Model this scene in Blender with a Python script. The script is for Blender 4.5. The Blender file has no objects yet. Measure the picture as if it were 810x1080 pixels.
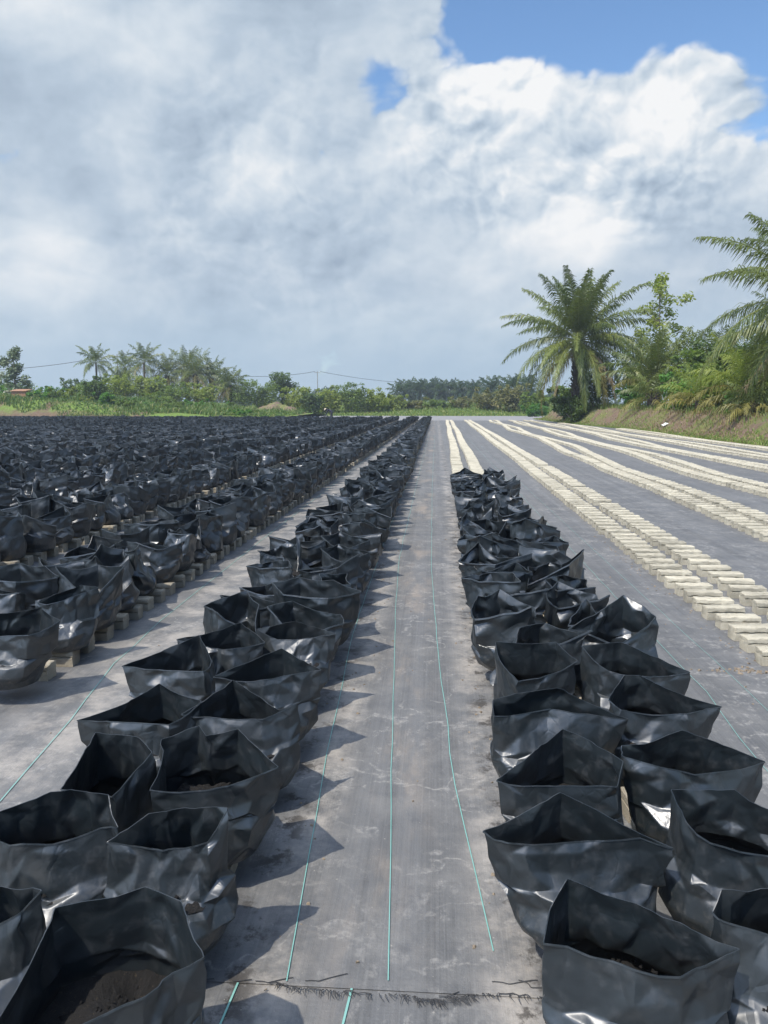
import bpy, math, random
import numpy as np
from mathutils import Vector, Matrix

R = math.radians
sc = bpy.context.scene
COL = sc.collection

# ------------------------------------------------------------------ camera
cam_d = bpy.data.cameras.new('camera')
cam = bpy.data.objects.new('camera', cam_d); COL.objects.link(cam); sc.camera = cam
PITCH, YAW = R(7.863), R(3.843)
fwd = Vector((-math.sin(YAW)*math.cos(PITCH), math.cos(YAW)*math.cos(PITCH), -math.sin(PITCH)))
rgt = Vector((math.cos(YAW), math.sin(YAW), 0)); upv = rgt.cross(fwd)
cam.matrix_world = Matrix(((rgt.x, upv.x, -fwd.x, 0), (rgt.y, upv.y, -fwd.y, 0), (rgt.z, upv.z, -fwd.z, 1.5), (0, 0, 0, 1)))
cam_d.sensor_fit = 'HORIZONTAL'; cam_d.sensor_width = 36; cam_d.lens = 36.04
cam_d.clip_start = 0.05; cam_d.clip_end = 6000

# ------------------------------------------------------------------ render / exposure
sc.render.engine = 'CYCLES'
sc.cycles.use_denoising = True
sc.cycles.max_bounces = 6; sc.cycles.transparent_max_bounces = 6
sc.cycles.volume_bounces = 0
sc.view_settings.view_transform = 'Standard'; sc.view_settings.look = 'None'
sc.view_settings.exposure = 0.48; sc.view_settings.gamma = 1.0
sc.view_settings.use_curve_mapping = False

# ------------------------------------------------------------------ sun
TO_SUN = Vector((-0.19, -0.23, 0.42)).normalized()
EL = math.asin(TO_SUN.z)
sun_d = bpy.data.lights.new('sun', 'SUN'); sun_d.energy = 3.5; sun_d.angle = R(0.53); sun_d.color = (1.0, 0.94, 0.84)
sun = bpy.data.objects.new('sun', sun_d); COL.objects.link(sun)
sun.rotation_euler = (-TO_SUN).to_track_quat('-Z', 'Y').to_euler(); sun.location = (-20, -20, 40)

# ------------------------------------------------------------------ node helpers
class NT:
    def __init__(s, tree):
        s.t = tree; s.n = tree.nodes; s.l = tree.links
    def node(s, typ, **kw):
        n = s.n.new(typ)
        ins = kw.pop('ins', {})
        for k, v in kw.items(): setattr(n, k, v)
        for k, v in ins.items(): s.put(n.inputs[k], v)
        return n
    def put(s, sock, v):
        if isinstance(v, bpy.types.NodeSocket): s.l.new(v, sock)
        else:
            if hasattr(sock.default_value, '__len__') and not isinstance(v, (int, float)):
                v = tuple(v)
                if len(sock.default_value) == 4 and len(v) == 3: v = v + (1,)
            sock.default_value = v
    def math(s, op, a, b=None, c=None, clamp=False):
        n = s.n.new('ShaderNodeMath'); n.operation = op; n.use_clamp = clamp
        s.put(n.inputs[0], a)
        if b is not None: s.put(n.inputs[1], b)
        if c is not None: s.put(n.inputs[2], c)
        return n.outputs[0]
    def vmath(s, op, a, b=None, out=0):
        n = s.n.new('ShaderNodeVectorMath'); n.operation = op
        s.put(n.inputs[0], a)
        if b is not None: s.put(n.inputs[1], b)
        return n.outputs[out]
    def noise(s, vec, scale, detail=4, rough=0.55, dist=0.0, out=0):
        n = s.n.new('ShaderNodeTexNoise')
        s.put(n.inputs['Vector'], vec); n.inputs['Scale'].default_value = scale
        n.inputs['Detail'].default_value = detail; n.inputs['Roughness'].default_value = rough
        n.inputs['Distortion'].default_value = dist
        return n.outputs[out]
    def remap(s, v, a, b, lo=0.0, hi=1.0, smooth=True):
        n = s.n.new('ShaderNodeMapRange')
        if smooth: n.interpolation_type = 'SMOOTHSTEP'
        s.put(n.inputs[0], v)
        for i, x in enumerate((a, b, lo, hi)): n.inputs[i+1].default_value = x
        return n.outputs[0]
    def mix(s, f, a, b):
        n = s.n.new('ShaderNodeMix'); n.data_type = 'RGBA'
        s.put(n.inputs[0], f); s.put(n.inputs[6], a); s.put(n.inputs[7], b)
        return n.outputs[2]
    def mul(s, vec, v3):
        return s.vmath('MULTIPLY', vec, v3)

# ------------------------------------------------------------------ sky: Nishita blue with broken cloud mixed over it by direction
wd = bpy.data.worlds.new('World'); sc.world = wd; wd.cycles.sampling_method = 'MANUAL'; wd.cycles.sample_map_resolution = 512; wd.use_nodes = True
W = NT(wd.node_tree); W.n.clear()
D = W.node('ShaderNodeTexCoord').outputs['Generated']
sky = W.node('ShaderNodeTexSky', sky_type='NISHITA', sun_disc=False, sun_elevation=EL,
             sun_rotation=math.atan2(TO_SUN.x, TO_SUN.y), air_density=1.0, dust_density=0.6, ozone_density=2.0)
sep = W.node('ShaderNodeSeparateXYZ', ins={0: D})
dz = sep.outputs[2]
def azel(az, el):
    az, el = R(az), R(el)
    return (math.sin(az)*math.cos(el), math.cos(az)*math.cos(el), math.sin(el))
def blob(az, el, rad, power=1.0):
    """soft round patch of sky about a direction (degrees; azimuth clockwise from the rows' direction)"""
    dt = W.vmath('DOT_PRODUCT', D, azel(az, el), out=1)
    return W.math('MULTIPLY', W.remap(dt, math.cos(R(rad)), 1.0, 0, 1), power)
def total(lst):
    r = lst[0]
    for x in lst[1:]: r = W.math('ADD', r, x)
    return r
Dq = W.mul(D, (1.0, 1.0, 1.25))
warp = W.noise(Dq, 6.0, 3, 0.5, out=1)
Dw = W.vmath('ADD', Dq, W.mul(W.vmath('SUBTRACT', warp, (0.5, 0.5, 0.5)), (0.05, 0.05, 0.05)))
soft = W.noise(W.mul(Dw, (1.0, 1.0, 1.3)), 9.0, 9, 0.55)
big = W.noise(Dw, 5.0, 6, 0.50)
def vor(vec, scale):
    n = W.node('ShaderNodeTexVoronoi', feature='F1', ins={'Vector': vec, 'Scale': scale})
    d = n.outputs['Distance']
    return W.math('MULTIPLY', d, W.math('ADD', d, 0.25))
def billow(vec):                                        # cauliflower heads: round cells of three sizes, roughened
    v = W.vmath('ADD', vec, W.mul(W.vmath('SUBTRACT', W.noise(vec, 22.0, 3, 0.6, out=1), (0.5, 0.5, 0.5)), (0.035, 0.035, 0.035)))
    r = W.math('ADD', W.math('MULTIPLY', vor(v, 11.0), 0.50), W.math('ADD', W.math('MULTIPLY', vor(v, 25.0), 0.27), W.math('MULTIPLY', vor(v, 58.0), 0.13)))
    return W.math('SUBTRACT', 0.92, W.math('MULTIPLY', r, 0.95))
SUNW = Vector((-0.55, -0.1, 0.80))
fine = billow(Dw)
fine_s = billow(W.vmath('ADD', Dw, tuple(SUNW*0.013)))
big_s = W.noise(W.vmath('ADD', Dw, tuple(SUNW*0.045)), 5.0, 6, 0.50)
# openings in the cloud and the heaped clouds below them: (azimuth, elevation, radius, amount)
GAPS = [(-5.2, 20.6, 2.4, .10), (8.8, 25.5, 6.0, .30), (14, 26, 6.5, .34), (19, 26, 6.5, .30), (4.5, 26.0, 4.5, .26), (11.0, 22.4, 3.4, .22), (7.3, 23.2, 3.0, .14), (-1.2, 21.8, 2.8, .13), (-3.4, 20.8, 2.8, .12), (0.6, 22.8, 2.8, .17), (2.4, 24.2, 3.0, .18), (-5.0, 21.4, 3.0, .16),
        (-22.1, 19.9, 2.6, .10), (24.0, 21.5, 4.5, .16), (18, 32, 14, .25), (60, 40, 25, .3), (140, 45, 45, .25), (-110, 50, 40, .15), (-140, 30, 30, .25)]
LUMPS = [(1.8, 20.4, 3.0, .16), (5.7, 20.0, 3.0, .16), (16.5, 20.0, 3.4, .16), (13.5, 19.0, 3.0, .12), (9, 16.0, 8, .30), (18, 14, 8, .28), (-12, 15, 18, .34), (-24, 14, 13, .26), (3, 9, 13, .30), (-12, 25, 9, .2), (-26, 23, 6, .1), (14, 6, 13, .35), (-22, 5, 14, .3), (27, 10, 8, .25)]
gap = total([blob(*g) for g in GAPS]); lump = total([blob(*g) for g in LUMPS])
dens = W.math('ADD', W.math('ADD', W.math('MULTIPLY', big, 0.65), W.math('MULTIPLY', fine, 0.95)), W.math('SUBTRACT', lump, gap))
cover = W.remap(dens, 0.66, 0.92)
BRIGHT = [(1.8, 21.0, 2.8, 0.454), (5.7, 20.6, 2.8, 0.454), (-2.2, 16.7, 3.4, 0.213), (16.7, 20.2, 4.0, 0.347), (14.4, 17.5, 3.6, 0.213), (18.1, 16.6, 3.4, 0.293), (11.1, 12.6, 3.8, 0.240), (9.2, 11.5, 3.6, 0.187),
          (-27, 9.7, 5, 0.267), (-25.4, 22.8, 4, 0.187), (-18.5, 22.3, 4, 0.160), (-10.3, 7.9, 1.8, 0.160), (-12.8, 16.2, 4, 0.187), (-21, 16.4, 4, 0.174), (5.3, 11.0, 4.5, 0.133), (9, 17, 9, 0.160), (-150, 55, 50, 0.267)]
DARK = [(-26.5, 18.6, 6.5, 0.190), (-15.3, 19.3, 5.5, 0.088), (-20.6, 13.0, 6, 0.111), (-9, 11.5, 7, 0.103), (-18.9, 7.2, 5, 0.064), (16.5, 9.8, 6, 0.094), (21, 8.6, 5, 0.078), (-8.7, 25.2, 5.5, 0.127), (-15, 25.5, 5, 0.071)]
heap = W.math('ADD', 0.22, W.math('MULTIPLY', total([blob(4, 19, 9, 1.0), blob(15, 18, 9, 1.0), blob(-12, 14, 12, 0.3)]), 0.95), clamp=True)
puff = W.math('ADD', W.math('MULTIPLY', W.math('SUBTRACT', fine, fine_s), 1.7), W.math('MULTIPLY', W.math('SUBTRACT', big, big_s), 1.2))
puff = W.math('MULTIPLY', puff, heap)
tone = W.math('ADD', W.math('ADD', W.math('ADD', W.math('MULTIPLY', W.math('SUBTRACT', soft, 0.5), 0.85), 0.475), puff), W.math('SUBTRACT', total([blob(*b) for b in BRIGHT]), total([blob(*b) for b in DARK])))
ramp = W.node('ShaderNodeValToRGB'); W.put(ramp.inputs[0], tone)
cr = ramp.color_ramp; cr.elements[0].position = 0.0; cr.elements[0].color = (0.235, 0.295, 0.375, 1)
cr.elements[1].position = 1.0; cr.elements[1].color = (0.67, 0.675, 0.68, 1)
e = cr.elements.new(0.36); e.color = (0.350, 0.420, 0.500, 1)
e = cr.elements.new(0.62); e.color = (0.470, 0.525, 0.580, 1)
skyc = W.node('ShaderNodeHueSaturation', ins={'Saturation': 1.12, 'Value': 1.0, 'Color': sky.outputs[0]}).outputs[0]
skyv = W.mul(skyc, (0.135, 0.135, 0.135))
col = W.mix(cover, skyv, ramp.outputs[0])
horizon = W.remap(dz, 0.03, 0.17, 1, 0)
col = W.mix(W.math('MULTIPLY', horizon, 0.75), col, (0.318, 0.420, 0.510, 1))
fill_glow = W.math('MULTIPLY_ADD', blob(math.degrees(math.atan2(TO_SUN.x, TO_SUN.y)), math.degrees(EL), 62), 1.8, 1.0)   # unseen sky behind the camera brightened round the sun, added to soften shadows
col = W.mul(col, W.node('ShaderNodeCombineXYZ', ins={0: fill_glow, 1: fill_glow, 2: fill_glow}).outputs[0])
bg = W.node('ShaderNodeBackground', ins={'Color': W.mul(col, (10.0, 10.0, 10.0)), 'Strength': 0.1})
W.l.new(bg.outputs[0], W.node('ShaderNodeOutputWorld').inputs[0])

# ------------------------------------------------------------------ materials
def material(name):
    m = bpy.data.materials.new(name); m.use_nodes = True
    t = NT(m.node_tree); t.n.clear()
    out = t.node('ShaderNodeOutputMaterial')
    p = t.node('ShaderNodeBsdfPrincipled')
    t.l.new(p.outputs[0], out.inputs[0])
    t.out = out; t.p = p
    return m, t
def bump(t, h, strength, dist=0.01):
    b = t.node('ShaderNodeBump', ins={'Height': h, 'Strength': strength, 'Distance': dist})
    t.l.new(b.outputs[0], t.p.inputs['Normal'])
def opos(t): return t.node('ShaderNodeTexCoord').outputs['Object']
def gpos(t): return t.node('ShaderNodeNewGeometry').outputs['Position']

def make_plastic(name, dust=0.0):
    m, t = material(name)
    P = gpos(t)
    n1 = t.noise(P, 7, 4, 0.6); n2 = t.noise(P, 26, 3, 0.55); n3 = t.noise(P, 2.3, 2)
    c = t.mix(n1, (0.0080, 0.0112, 0.0130), (0.0145, 0.0198, 0.0228))
    d = t.math('MULTIPLY', t.remap(t.noise(P, 21, 6, 0.7), 0.46, 0.76), 0.22 + dust)
    c = t.mix(d, c, (0.10, 0.095, 0.09))
    t.put(t.p.inputs['Base Color'], c)
    t.put(t.p.inputs['Roughness'], t.math('ADD', t.remap(n3, 0.3, 0.7, 0.32, 0.46), t.math('MULTIPLY', d, 0.6)))
    t.put(t.p.inputs['IOR'], 1.72)
    sz = t.node('ShaderNodeSeparateXYZ', ins={0: P}).outputs[2]
    splash = t.math('MULTIPLY', t.remap(sz, 0.10, 0.27, 1, 0), t.remap(t.noise(P, 48, 6, 0.75), 0.50, 0.68))
    c = t.mix(t.math('MULTIPLY', splash, 0.55), c, (0.13, 0.115, 0.095))
    t.put(t.p.inputs['Base Color'], c)
    Pw = t.vmath('ADD', t.mul(P, (1, 1, 0.7)), t.mul(t.noise(P, 6, 2, out=1), (0.12, 0.12, 0.12)))
    def crease(scale, seed, lo, hi):
        vo = t.node('ShaderNodeTexVoronoi', feature='DISTANCE_TO_EDGE', ins={'Vector': t.vmath('ADD', Pw, (seed, seed, seed)), 'Scale': scale})
        return t.math('MULTIPLY', t.remap(vo.outputs[0], 0.0, 0.10, 0, 1, smooth=False), t.remap(t.noise(P, 6+seed, 2), lo, hi))
    cre = t.math('ADD', crease(9.0, 0.0, 0.42, 0.60), t.math('MULTIPLY', crease(22.0, 3.0, 0.46, 0.62), 0.35))
    h = t.math('ADD', t.math('MULTIPLY', cre, 0.22), t.math('ADD', t.math('MULTIPLY', n2, 0.12), t.math('MULTIPLY', n1, 0.30)))
    bump(t, h, 0.45, 0.012)
    return m
M_BAG = make_plastic('black_polythene')

m, t = material('potting_soil'); M_SOIL = m
P = gpos(t)
sp = t.remap(t.noise(P, 130, 3, 0.6), 0.62, 0.74)
c = t.mix(t.noise(P, 35, 5, 0.7), (0.004, 0.0036, 0.0033), (0.017, 0.014, 0.0115))
c = t.mix(t.math('MULTIPLY', sp, 0.5), c, (0.15, 0.11, 0.06))
t.put(t.p.inputs['Base Color'], c); t.put(t.p.inputs['Roughness'], 0.95)
bump(t, t.noise(P, 90, 6, 0.75), 1.0, 0.02)

def make_brick(name, lo, hi):
    m, t = material(name)
    P = gpos(t); rnd = t.node('ShaderNodeObjectInfo').outputs['Random']
    n = t.noise(P, 26, 6, 0.7); isl = t.noise(t.mul(P, (1.5, 4.1, 0.3)), 2.0, 2)
    c = t.mix(n, lo, hi)
    k = t.math('ADD', t.remap(isl, 0.3, 0.7, 0.74, 1.08), t.math('MULTIPLY', t.math('SUBTRACT', rnd, 0.5), 0.26))
    c = t.mul(c, t.node('ShaderNodeCombineXYZ', ins={0: k, 1: k, 2: k}).outputs[0])
    pit = t.remap(t.noise(P, 210, 2, 0.6), 0.60, 0.72)
    c = t.mix(t.math('MULTIPLY', pit, 0.35), c, (0.16, 0.14, 0.11))
    t.put(t.p.inputs['Base Color'], c); t.put(t.p.inputs['Roughness'], 0.92)
    bump(t, t.math('ADD', t.noise(P, 170, 4, 0.7), t.math('MULTIPLY', n, 0.6)), 0.75, 0.006)
    return m
M_BRICK = make_brick('sand_cement_brick', (0.34, 0.30, 0.215), (0.58, 0.525, 0.40))
M_BRICK_OLD = make_brick('weathered_brick', (0.25, 0.215, 0.155), (0.40, 0.35, 0.265))

m, t = material('woven_ground_cover'); M_MAT = m
P = gpos(t)
sx = t.node('ShaderNodeSeparateXYZ', ins={0: P})
fib = t.noise(t.mul(P, (110, 0.8, 1)), 1.0, 4, 0.7)
band = t.noise(t.mul(P, (9, 0.12, 1)), 1.0, 3, 0.6)
weft = t.noise(t.mul(P, (2.5, 120, 1)), 1.0, 2, 0.6)
cl = t.noise(P, 0.55, 5, 0.6); mid = t.noise(P, 3.4, 10, 0.78); blot = t.noise(P, 9, 5, 0.7)
c = t.mix(fib, (0.050, 0.050, 0.050), (0.160, 0.159, 0.156))
c = t.mix(t.remap(band, 0.35, 0.7, 0, 0.5), c, (0.172, 0.171, 0.168))
c = t.mix(t.math('MULTIPLY', t.remap(mid, 0.42, 0.70), 0.5), c, (0.215, 0.207, 0.192))
c = t.mix(t.math('MULTIPLY', t.remap(cl, 0.45, 0.75), 0.30), c, (0.205, 0.20, 0.19))
c = t.mix(t.math('MULTIPLY', t.remap(blot, 0.30, 0.44, 1, 0), 0.25), c, (0.06, 0.06, 0.066))
# dried silt trails left by puddles
wr = t.noise(t.vmath('ADD', P, t.mul(t.vmath('SUBTRACT', t.noise(P, 5, 3, out=1), (0.5, 0.5, 0.5)), (0.35, 0.35, 0))), 2.1, 3, 0.55)
trail = t.remap(t.math('ABSOLUTE', t.math('SUBTRACT', wr, 0.5)), 0.003, 0.024, 1, 0)
silt = t.math('MULTIPLY', t.math('MULTIPLY', trail, t.remap(t.noise(P, 34, 5, 0.75), 0.40, 0.62)), t.remap(t.noise(P, 1.3, 3), 0.38, 0.56))
c = t.mix(t.math('MULTIPLY', silt, 0.36), c, (0.47, 0.44, 0.39))
scuff = t.math('MULTIPLY', t.remap(t.noise(t.mul(P, (1.3, 0.8, 1)), 12, 10, 0.80), 0.52, 0.68), t.remap(t.noise(P, 1.1, 3), 0.40, 0.60))
c = t.mix(t.math('MULTIPLY', scuff, 0.6), c, (0.36, 0.34, 0.31))
# silt banked against the feet of the bag rows
def bank(x0, w):
    a = t.remap(t.math('ABSOLUTE', t.math('SUBTRACT', sx.outputs[0], x0)), 0.0, w, 1, 0)
    return t.math('MULTIPLY', a, t.remap(t.math('ADD', t.noise(P, 3.2, 6, 0.7), 0.0), 0.40, 0.66))
bk = t.math('MAXIMUM', t.math('MAXIMUM', bank(0.22, 0.16), bank(-1.75, 0.45)), t.math('MAXIMUM', bank(-0.42, 0.14), bank(-1.2, 0.3)))
c = t.mix(t.math('MULTIPLY', bk, 0.8), c, (0.36, 0.325, 0.28))
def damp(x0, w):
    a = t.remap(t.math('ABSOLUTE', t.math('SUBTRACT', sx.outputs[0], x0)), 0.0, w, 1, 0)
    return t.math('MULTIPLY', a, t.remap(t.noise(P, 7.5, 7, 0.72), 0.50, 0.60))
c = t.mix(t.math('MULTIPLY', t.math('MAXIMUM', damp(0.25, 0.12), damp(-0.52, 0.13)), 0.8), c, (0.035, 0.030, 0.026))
# tan mud tracked down the middle of the aisle
tr = t.math('MULTIPLY', t.remap(t.math('ABSOLUTE', t.math('ADD', sx.outputs[0], 0.16)), 0.0, 0.22, 1, 0), t.remap(t.noise(t.mul(P, (2, 0.6, 1)), 1.0, 5, 0.7), 0.46, 0.66))
c = t.mix(t.math('MULTIPLY', tr, 0.6), c, (0.30, 0.245, 0.19))
speck = t.remap(t.noise(P, 75, 2, 0.5), 0.70, 0.78)
c = t.mix(t.math('MULTIPLY', speck, 0.5), c, (0.40, 0.37, 0.32))
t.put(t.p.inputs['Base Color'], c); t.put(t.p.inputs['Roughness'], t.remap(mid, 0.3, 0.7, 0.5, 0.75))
t.put(t.p.inputs['Specular IOR Level'], 0.22)
bump(t, t.math('ADD', t.math('ADD', t.math('MULTIPLY', fib, 0.16), t.math('MULTIPLY', weft, 0.08)), t.math('ADD', t.math('MULTIPLY', cl, 3.0), t.math('MULTIPLY', mid, 0.9))), 0.55, 0.02)

def simple(name, c1, c2, scale=6, rough=0.85, b=0.3, spec=0.5, bd=0.01):
    m, t = material(name); P = gpos(t)
    t.put(t.p.inputs['Base Color'], t.mix(t.noise(P, scale, 5, 0.65), c1, c2))
    t.put(t.p.inputs['Roughness'], rough); t.put(t.p.inputs['Specular IOR Level'], spec)
    if b: bump(t, t.noise(P, scale*3, 5, 0.65), b, bd)
    return m
M_STRIPE = simple('green_yarn', (0.12, 0.33, 0.28), (0.24, 0.42, 0.37), 9, 0.6, 0)
M_THREAD = simple('frayed_black_thread', (0.02, 0.02, 0.022), (0.06, 0.058, 0.055), 30, 0.8, 0)
M_BARK = simple('bark', (0.06, 0.05, 0.04), (0.17, 0.145, 0.115), 9, 0.95, 0.8, bd=0.05)
M_PALMTRUNK = simple('palm_trunk', (0.025, 0.020, 0.016), (0.10, 0.08, 0.06), 7, 0.95, 0.9, bd=0.08)
M_POLE = simple('grey_wood', (0.18, 0.17, 0.16), (0.28, 0.27, 0.25), 5, 0.9, 0)
M_WIRE = simple('cable', (0.06, 0.06, 0.065), (0.09, 0.09, 0.095), 5, 0.6, 0)
M_RUST = simple('rusty_orange_sheet', (0.27, 0.125, 0.065), (0.36, 0.20, 0.115), 2.5, 0.8, 0.2)
M_SKIN = simple('skin', (0.16, 0.085, 0.05), (0.2, 0.11, 0.07), 20, 0.6, 0)
M_SHIRT = simple('dark_shirt', (0.018, 0.018, 0.028), (0.035, 0.035, 0.05), 12, 0.9, 0)
M_HAT = simple('pale_hat', (0.40, 0.33, 0.22), (0.5, 0.42, 0.30), 12, 0.9, 0)
M_WHITE = simple('white_sack', (0.68, 0.68, 0.66), (0.8, 0.8, 0.78), 12, 0.8, 0.2)
M_STONE = simple('chips', (0.10, 0.075, 0.05), (0.34, 0.27, 0.19), 40, 0.95, 0)

def leafmat(name, a, b, c3=None, trans=0.46, rough=0.5, spec=0.4):
    """leaves: colour varies leaf by leaf through the 'tint' attribute (a real difference in the leaves, not light)"""
    m, t = material(name)
    at = t.node('ShaderNodeAttribute', attribute_name='tint').outputs['Fac']
    c = t.mix(at, a, b)
    if c3 is not None: c = t.mix(t.remap(at, 0.80, 0.97), c, c3)
    t.put(t.p.inputs['Base Color'], c); t.put(t.p.inputs['Roughness'], rough); t.put(t.p.inputs['Specular IOR Level'], spec)
    tr = t.node('ShaderNodeBsdfTranslucent', ins={'Color': t.mul(c, (1.25, 1.35, 0.8))})
    mx = t.node('ShaderNodeMixShader', ins={0: trans})
    t.l.new(t.p.outputs[0], mx.inputs[1]); t.l.new(tr.outputs[0], mx.inputs[2]); t.l.new(mx.outputs[0], t.out.inputs[0])
    return m
M_FROND = leafmat('palm_leaf', (0.068, 0.096, 0.022), (0.175, 0.205, 0.045), (0.300, 0.250, 0.088), 0.22, 0.42)
M_FROND_Y = leafmat('yellowing_palm_leaf', (0.16, 0.15, 0.04), (0.30, 0.26, 0.07), (0.34, 0.24, 0.11), 0.25, 0.5)
M_FROND_DRY = leafmat('dry_palm_leaf', (0.15, 0.11, 0.06), (0.30, 0.23, 0.13), None, 0.15, 0.8)
M_LEAF_D = leafmat('dark_green_leaf', (0.045, 0.082, 0.020), (0.115, 0.165, 0.040), (0.163, 0.213, 0.062))
M_LEAF_M = leafmat('mid_green_leaf', (0.092, 0.145, 0.028), (0.205, 0.265, 0.052), (0.286, 0.325, 0.104))
M_LEAF_Y = leafmat('yellow_green_leaf', (0.165, 0.215, 0.040), (0.310, 0.345, 0.068), (0.396, 0.360, 0.120))
M_LEAF_B = leafmat('bright_green_leaf', (0.060, 0.156, 0.024), (0.144, 0.288, 0.048), (0.240, 0.360, 0.072))
M_LEAF_P = leafmat('pale_grey_leaf', (0.072, 0.114, 0.048), (0.228, 0.264, 0.156), (0.504, 0.516, 0.408), 0.2)
M_LEAF_O = leafmat('olive_leaf', (0.125, 0.138, 0.050), (0.250, 0.225, 0.088), (0.375, 0.300, 0.150))
M_LEAF_FAR = leafmat('far_green_leaf', (0.03, 0.06, 0.028), (0.08, 0.115, 0.045), (0.12, 0.14, 0.06))
M_TURF = leafmat('lush_turf', (0.05, 0.105, 0.02), (0.15, 0.22, 0.045), (0.30, 0.28, 0.11), 0.3, 0.6)
M_GRASS = leafmat('grass_blades', (0.09, 0.15, 0.03), (0.22, 0.29, 0.06), (0.36, 0.33, 0.13), 0.3, 0.6)
M_GRASS_DRY = leafmat('dry_grass_blades', (0.15, 0.115, 0.06), (0.29, 0.22, 0.12), (0.20, 0.22, 0.07), 0.2, 0.8)

def ground_mat(name, earth1, earth2, grass1, grass2, lo, hi, scale, bare=None):
    m, t = material(name); P = gpos(t)
    c = t.mix(t.noise(P, scale*5, 6, 0.7), earth1, earth2)
    g = t.mix(t.noise(P, scale*9, 5, 0.7), grass1, grass2)
    gm = t.remap(t.noise(P, scale, 6, 0.65), lo, hi)
    if bare:                                            # a strip of freshly cut earth along the foot of the bank
        yy = t.node('ShaderNodeSeparateXYZ', ins={0: P}).outputs[1]
        gm = t.math('MULTIPLY', gm, t.remap(t.math('ADD', yy, t.math('MULTIPLY', t.noise(P, 0.6, 4), 3.0)), bare[0], bare[1]))
    c = t.mix(gm, c, g)
    t.put(t.p.inputs['Base Color'], c); t.put(t.p.inputs['Roughness'], 0.95); t.put(t.p.inputs['Specular IOR Level'], 0.15)
    bump(t, t.noise(P, scale*7, 7, 0.75), 1.0, 0.25)
    return m
M_FIELD = ground_mat('rough_grassland', (0.16, 0.125, 0.075), (0.25, 0.20, 0.12), (0.11, 0.16, 0.035), (0.21, 0.26, 0.07), 0.30, 0.48, 0.25)
M_BANK = ground_mat('dry_earth_bank', (0.13, 0.088, 0.06), (0.29, 0.205, 0.145), (0.14, 0.16, 0.05), (0.24, 0.23, 0.09), 0.46, 0.60, 0.45)
M_BANK_L = ground_mat('grassy_earth_bank', (0.10, 0.070, 0.046), (0.23, 0.16, 0.105), (0.11, 0.18, 0.035), (0.2, 0.27, 0.06), 0.36, 0.52, 0.35, (83.4, 85.0))
M_ROAD = simple('grey_laterite', (0.19, 0.185, 0.18), (0.27, 0.26, 0.25), 0.6, 0.95, 0.3, 0.2)

# ------------------------------------------------------------------ mesh helpers
def mesh(name, V, F, mats, mat_idx=None, smooth=True, tint=None, sharp=None):
    V = np.asarray(V, np.float32)
    me = bpy.data.meshes.new(name)
    if isinstance(F, np.ndarray):
        n = F.shape[1]
        me.vertices.add(len(V)); me.vertices.foreach_set('co', V.ravel())
        me.loops.add(F.size); me.loops.foreach_set('vertex_index', F.ravel().astype(np.int32))
        me.polygons.add(len(F)); me.polygons.foreach_set('loop_start', np.arange(0, F.size, n, dtype=np.int32))
        me.update(calc_edges=True)
    else:
        me.from_pydata([tuple(v) for v in V.tolist()], [], F)
    me.polygons.foreach_set('use_smooth', np.full(len(me.polygons), smooth))
    for mm in (mats if isinstance(mats, (list, tuple)) else [mats]): me.materials.append(mm)
    if mat_idx is not None: me.polygons.foreach_set('material_index', np.asarray(mat_idx, np.int32))
    if tint is not None:
        a = me.attributes.new('tint', 'FLOAT', 'POINT'); a.data.foreach_set('value', np.asarray(tint, np.float32))
    if sharp: me.set_sharp_from_angle(angle=R(sharp))
    me.update()
    return me
def obj(name, me, parent=None, loc=None):
    o = bpy.data.objects.new(name, me); COL.objects.link(o)
    if loc is not None: o.location = loc
    if parent is not None: o.parent = parent
    return o
def tag(o, label=None, cat=None, group=None, kind=None):
    if label: o['label'] = label
    if cat: o['category'] = cat
    if group: o['group'] = group
    if kind: o['kind'] = kind
    return o
def empty(name, loc=(0, 0, 0)):
    o = bpy.data.objects.new(name, None); COL.objects.link(o); o.location = loc; o.empty_display_size = 0.2
    return o
def join(parts):
    """list of (V, F[, tint]) quads arrays -> one"""
    Vs, Fs, Ts, k = [], [], [], 0
    for p in parts:
        Vs.append(p[0]); Fs.append(np.asarray(p[1])+k); k += len(p[0])
        if len(p) > 2: Ts.append(p[2])
    return np.concatenate(Vs), np.concatenate(Fs), (np.concatenate(Ts) if Ts else None)
def tube(pts, rad, n=8, cap=True):
    pts = np.asarray(pts, float); K = len(pts)
    rad = np.full(K, rad) if np.isscalar(rad) else np.asarray(rad, float)
    V = []; prev = None
    for i in range(K):
        d = pts[min(i+1, K-1)]-pts[max(i-1, 0)]; d = d/(np.linalg.norm(d)+1e-9)
        a = np.array([0, 0, 1.]) if abs(d[2]) < 0.9 else np.array([1., 0, 0])
        u = np.cross(d, a) if prev is None else prev-d*np.dot(prev, d)
        u /= np.linalg.norm(u)+1e-9; prev = u; w = np.cross(d, u)
        for j in range(n):
            th = 2*math.pi*j/n; V.append(pts[i]+rad[i]*(math.cos(th)*u+math.sin(th)*w))
    F = [[i*n+j, i*n+(j+1) % n, (i+1)*n+(j+1) % n, (i+1)*n+j] for i in range(K-1) for j in range(n)]
    return np.array(V), np.array(F)

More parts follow.
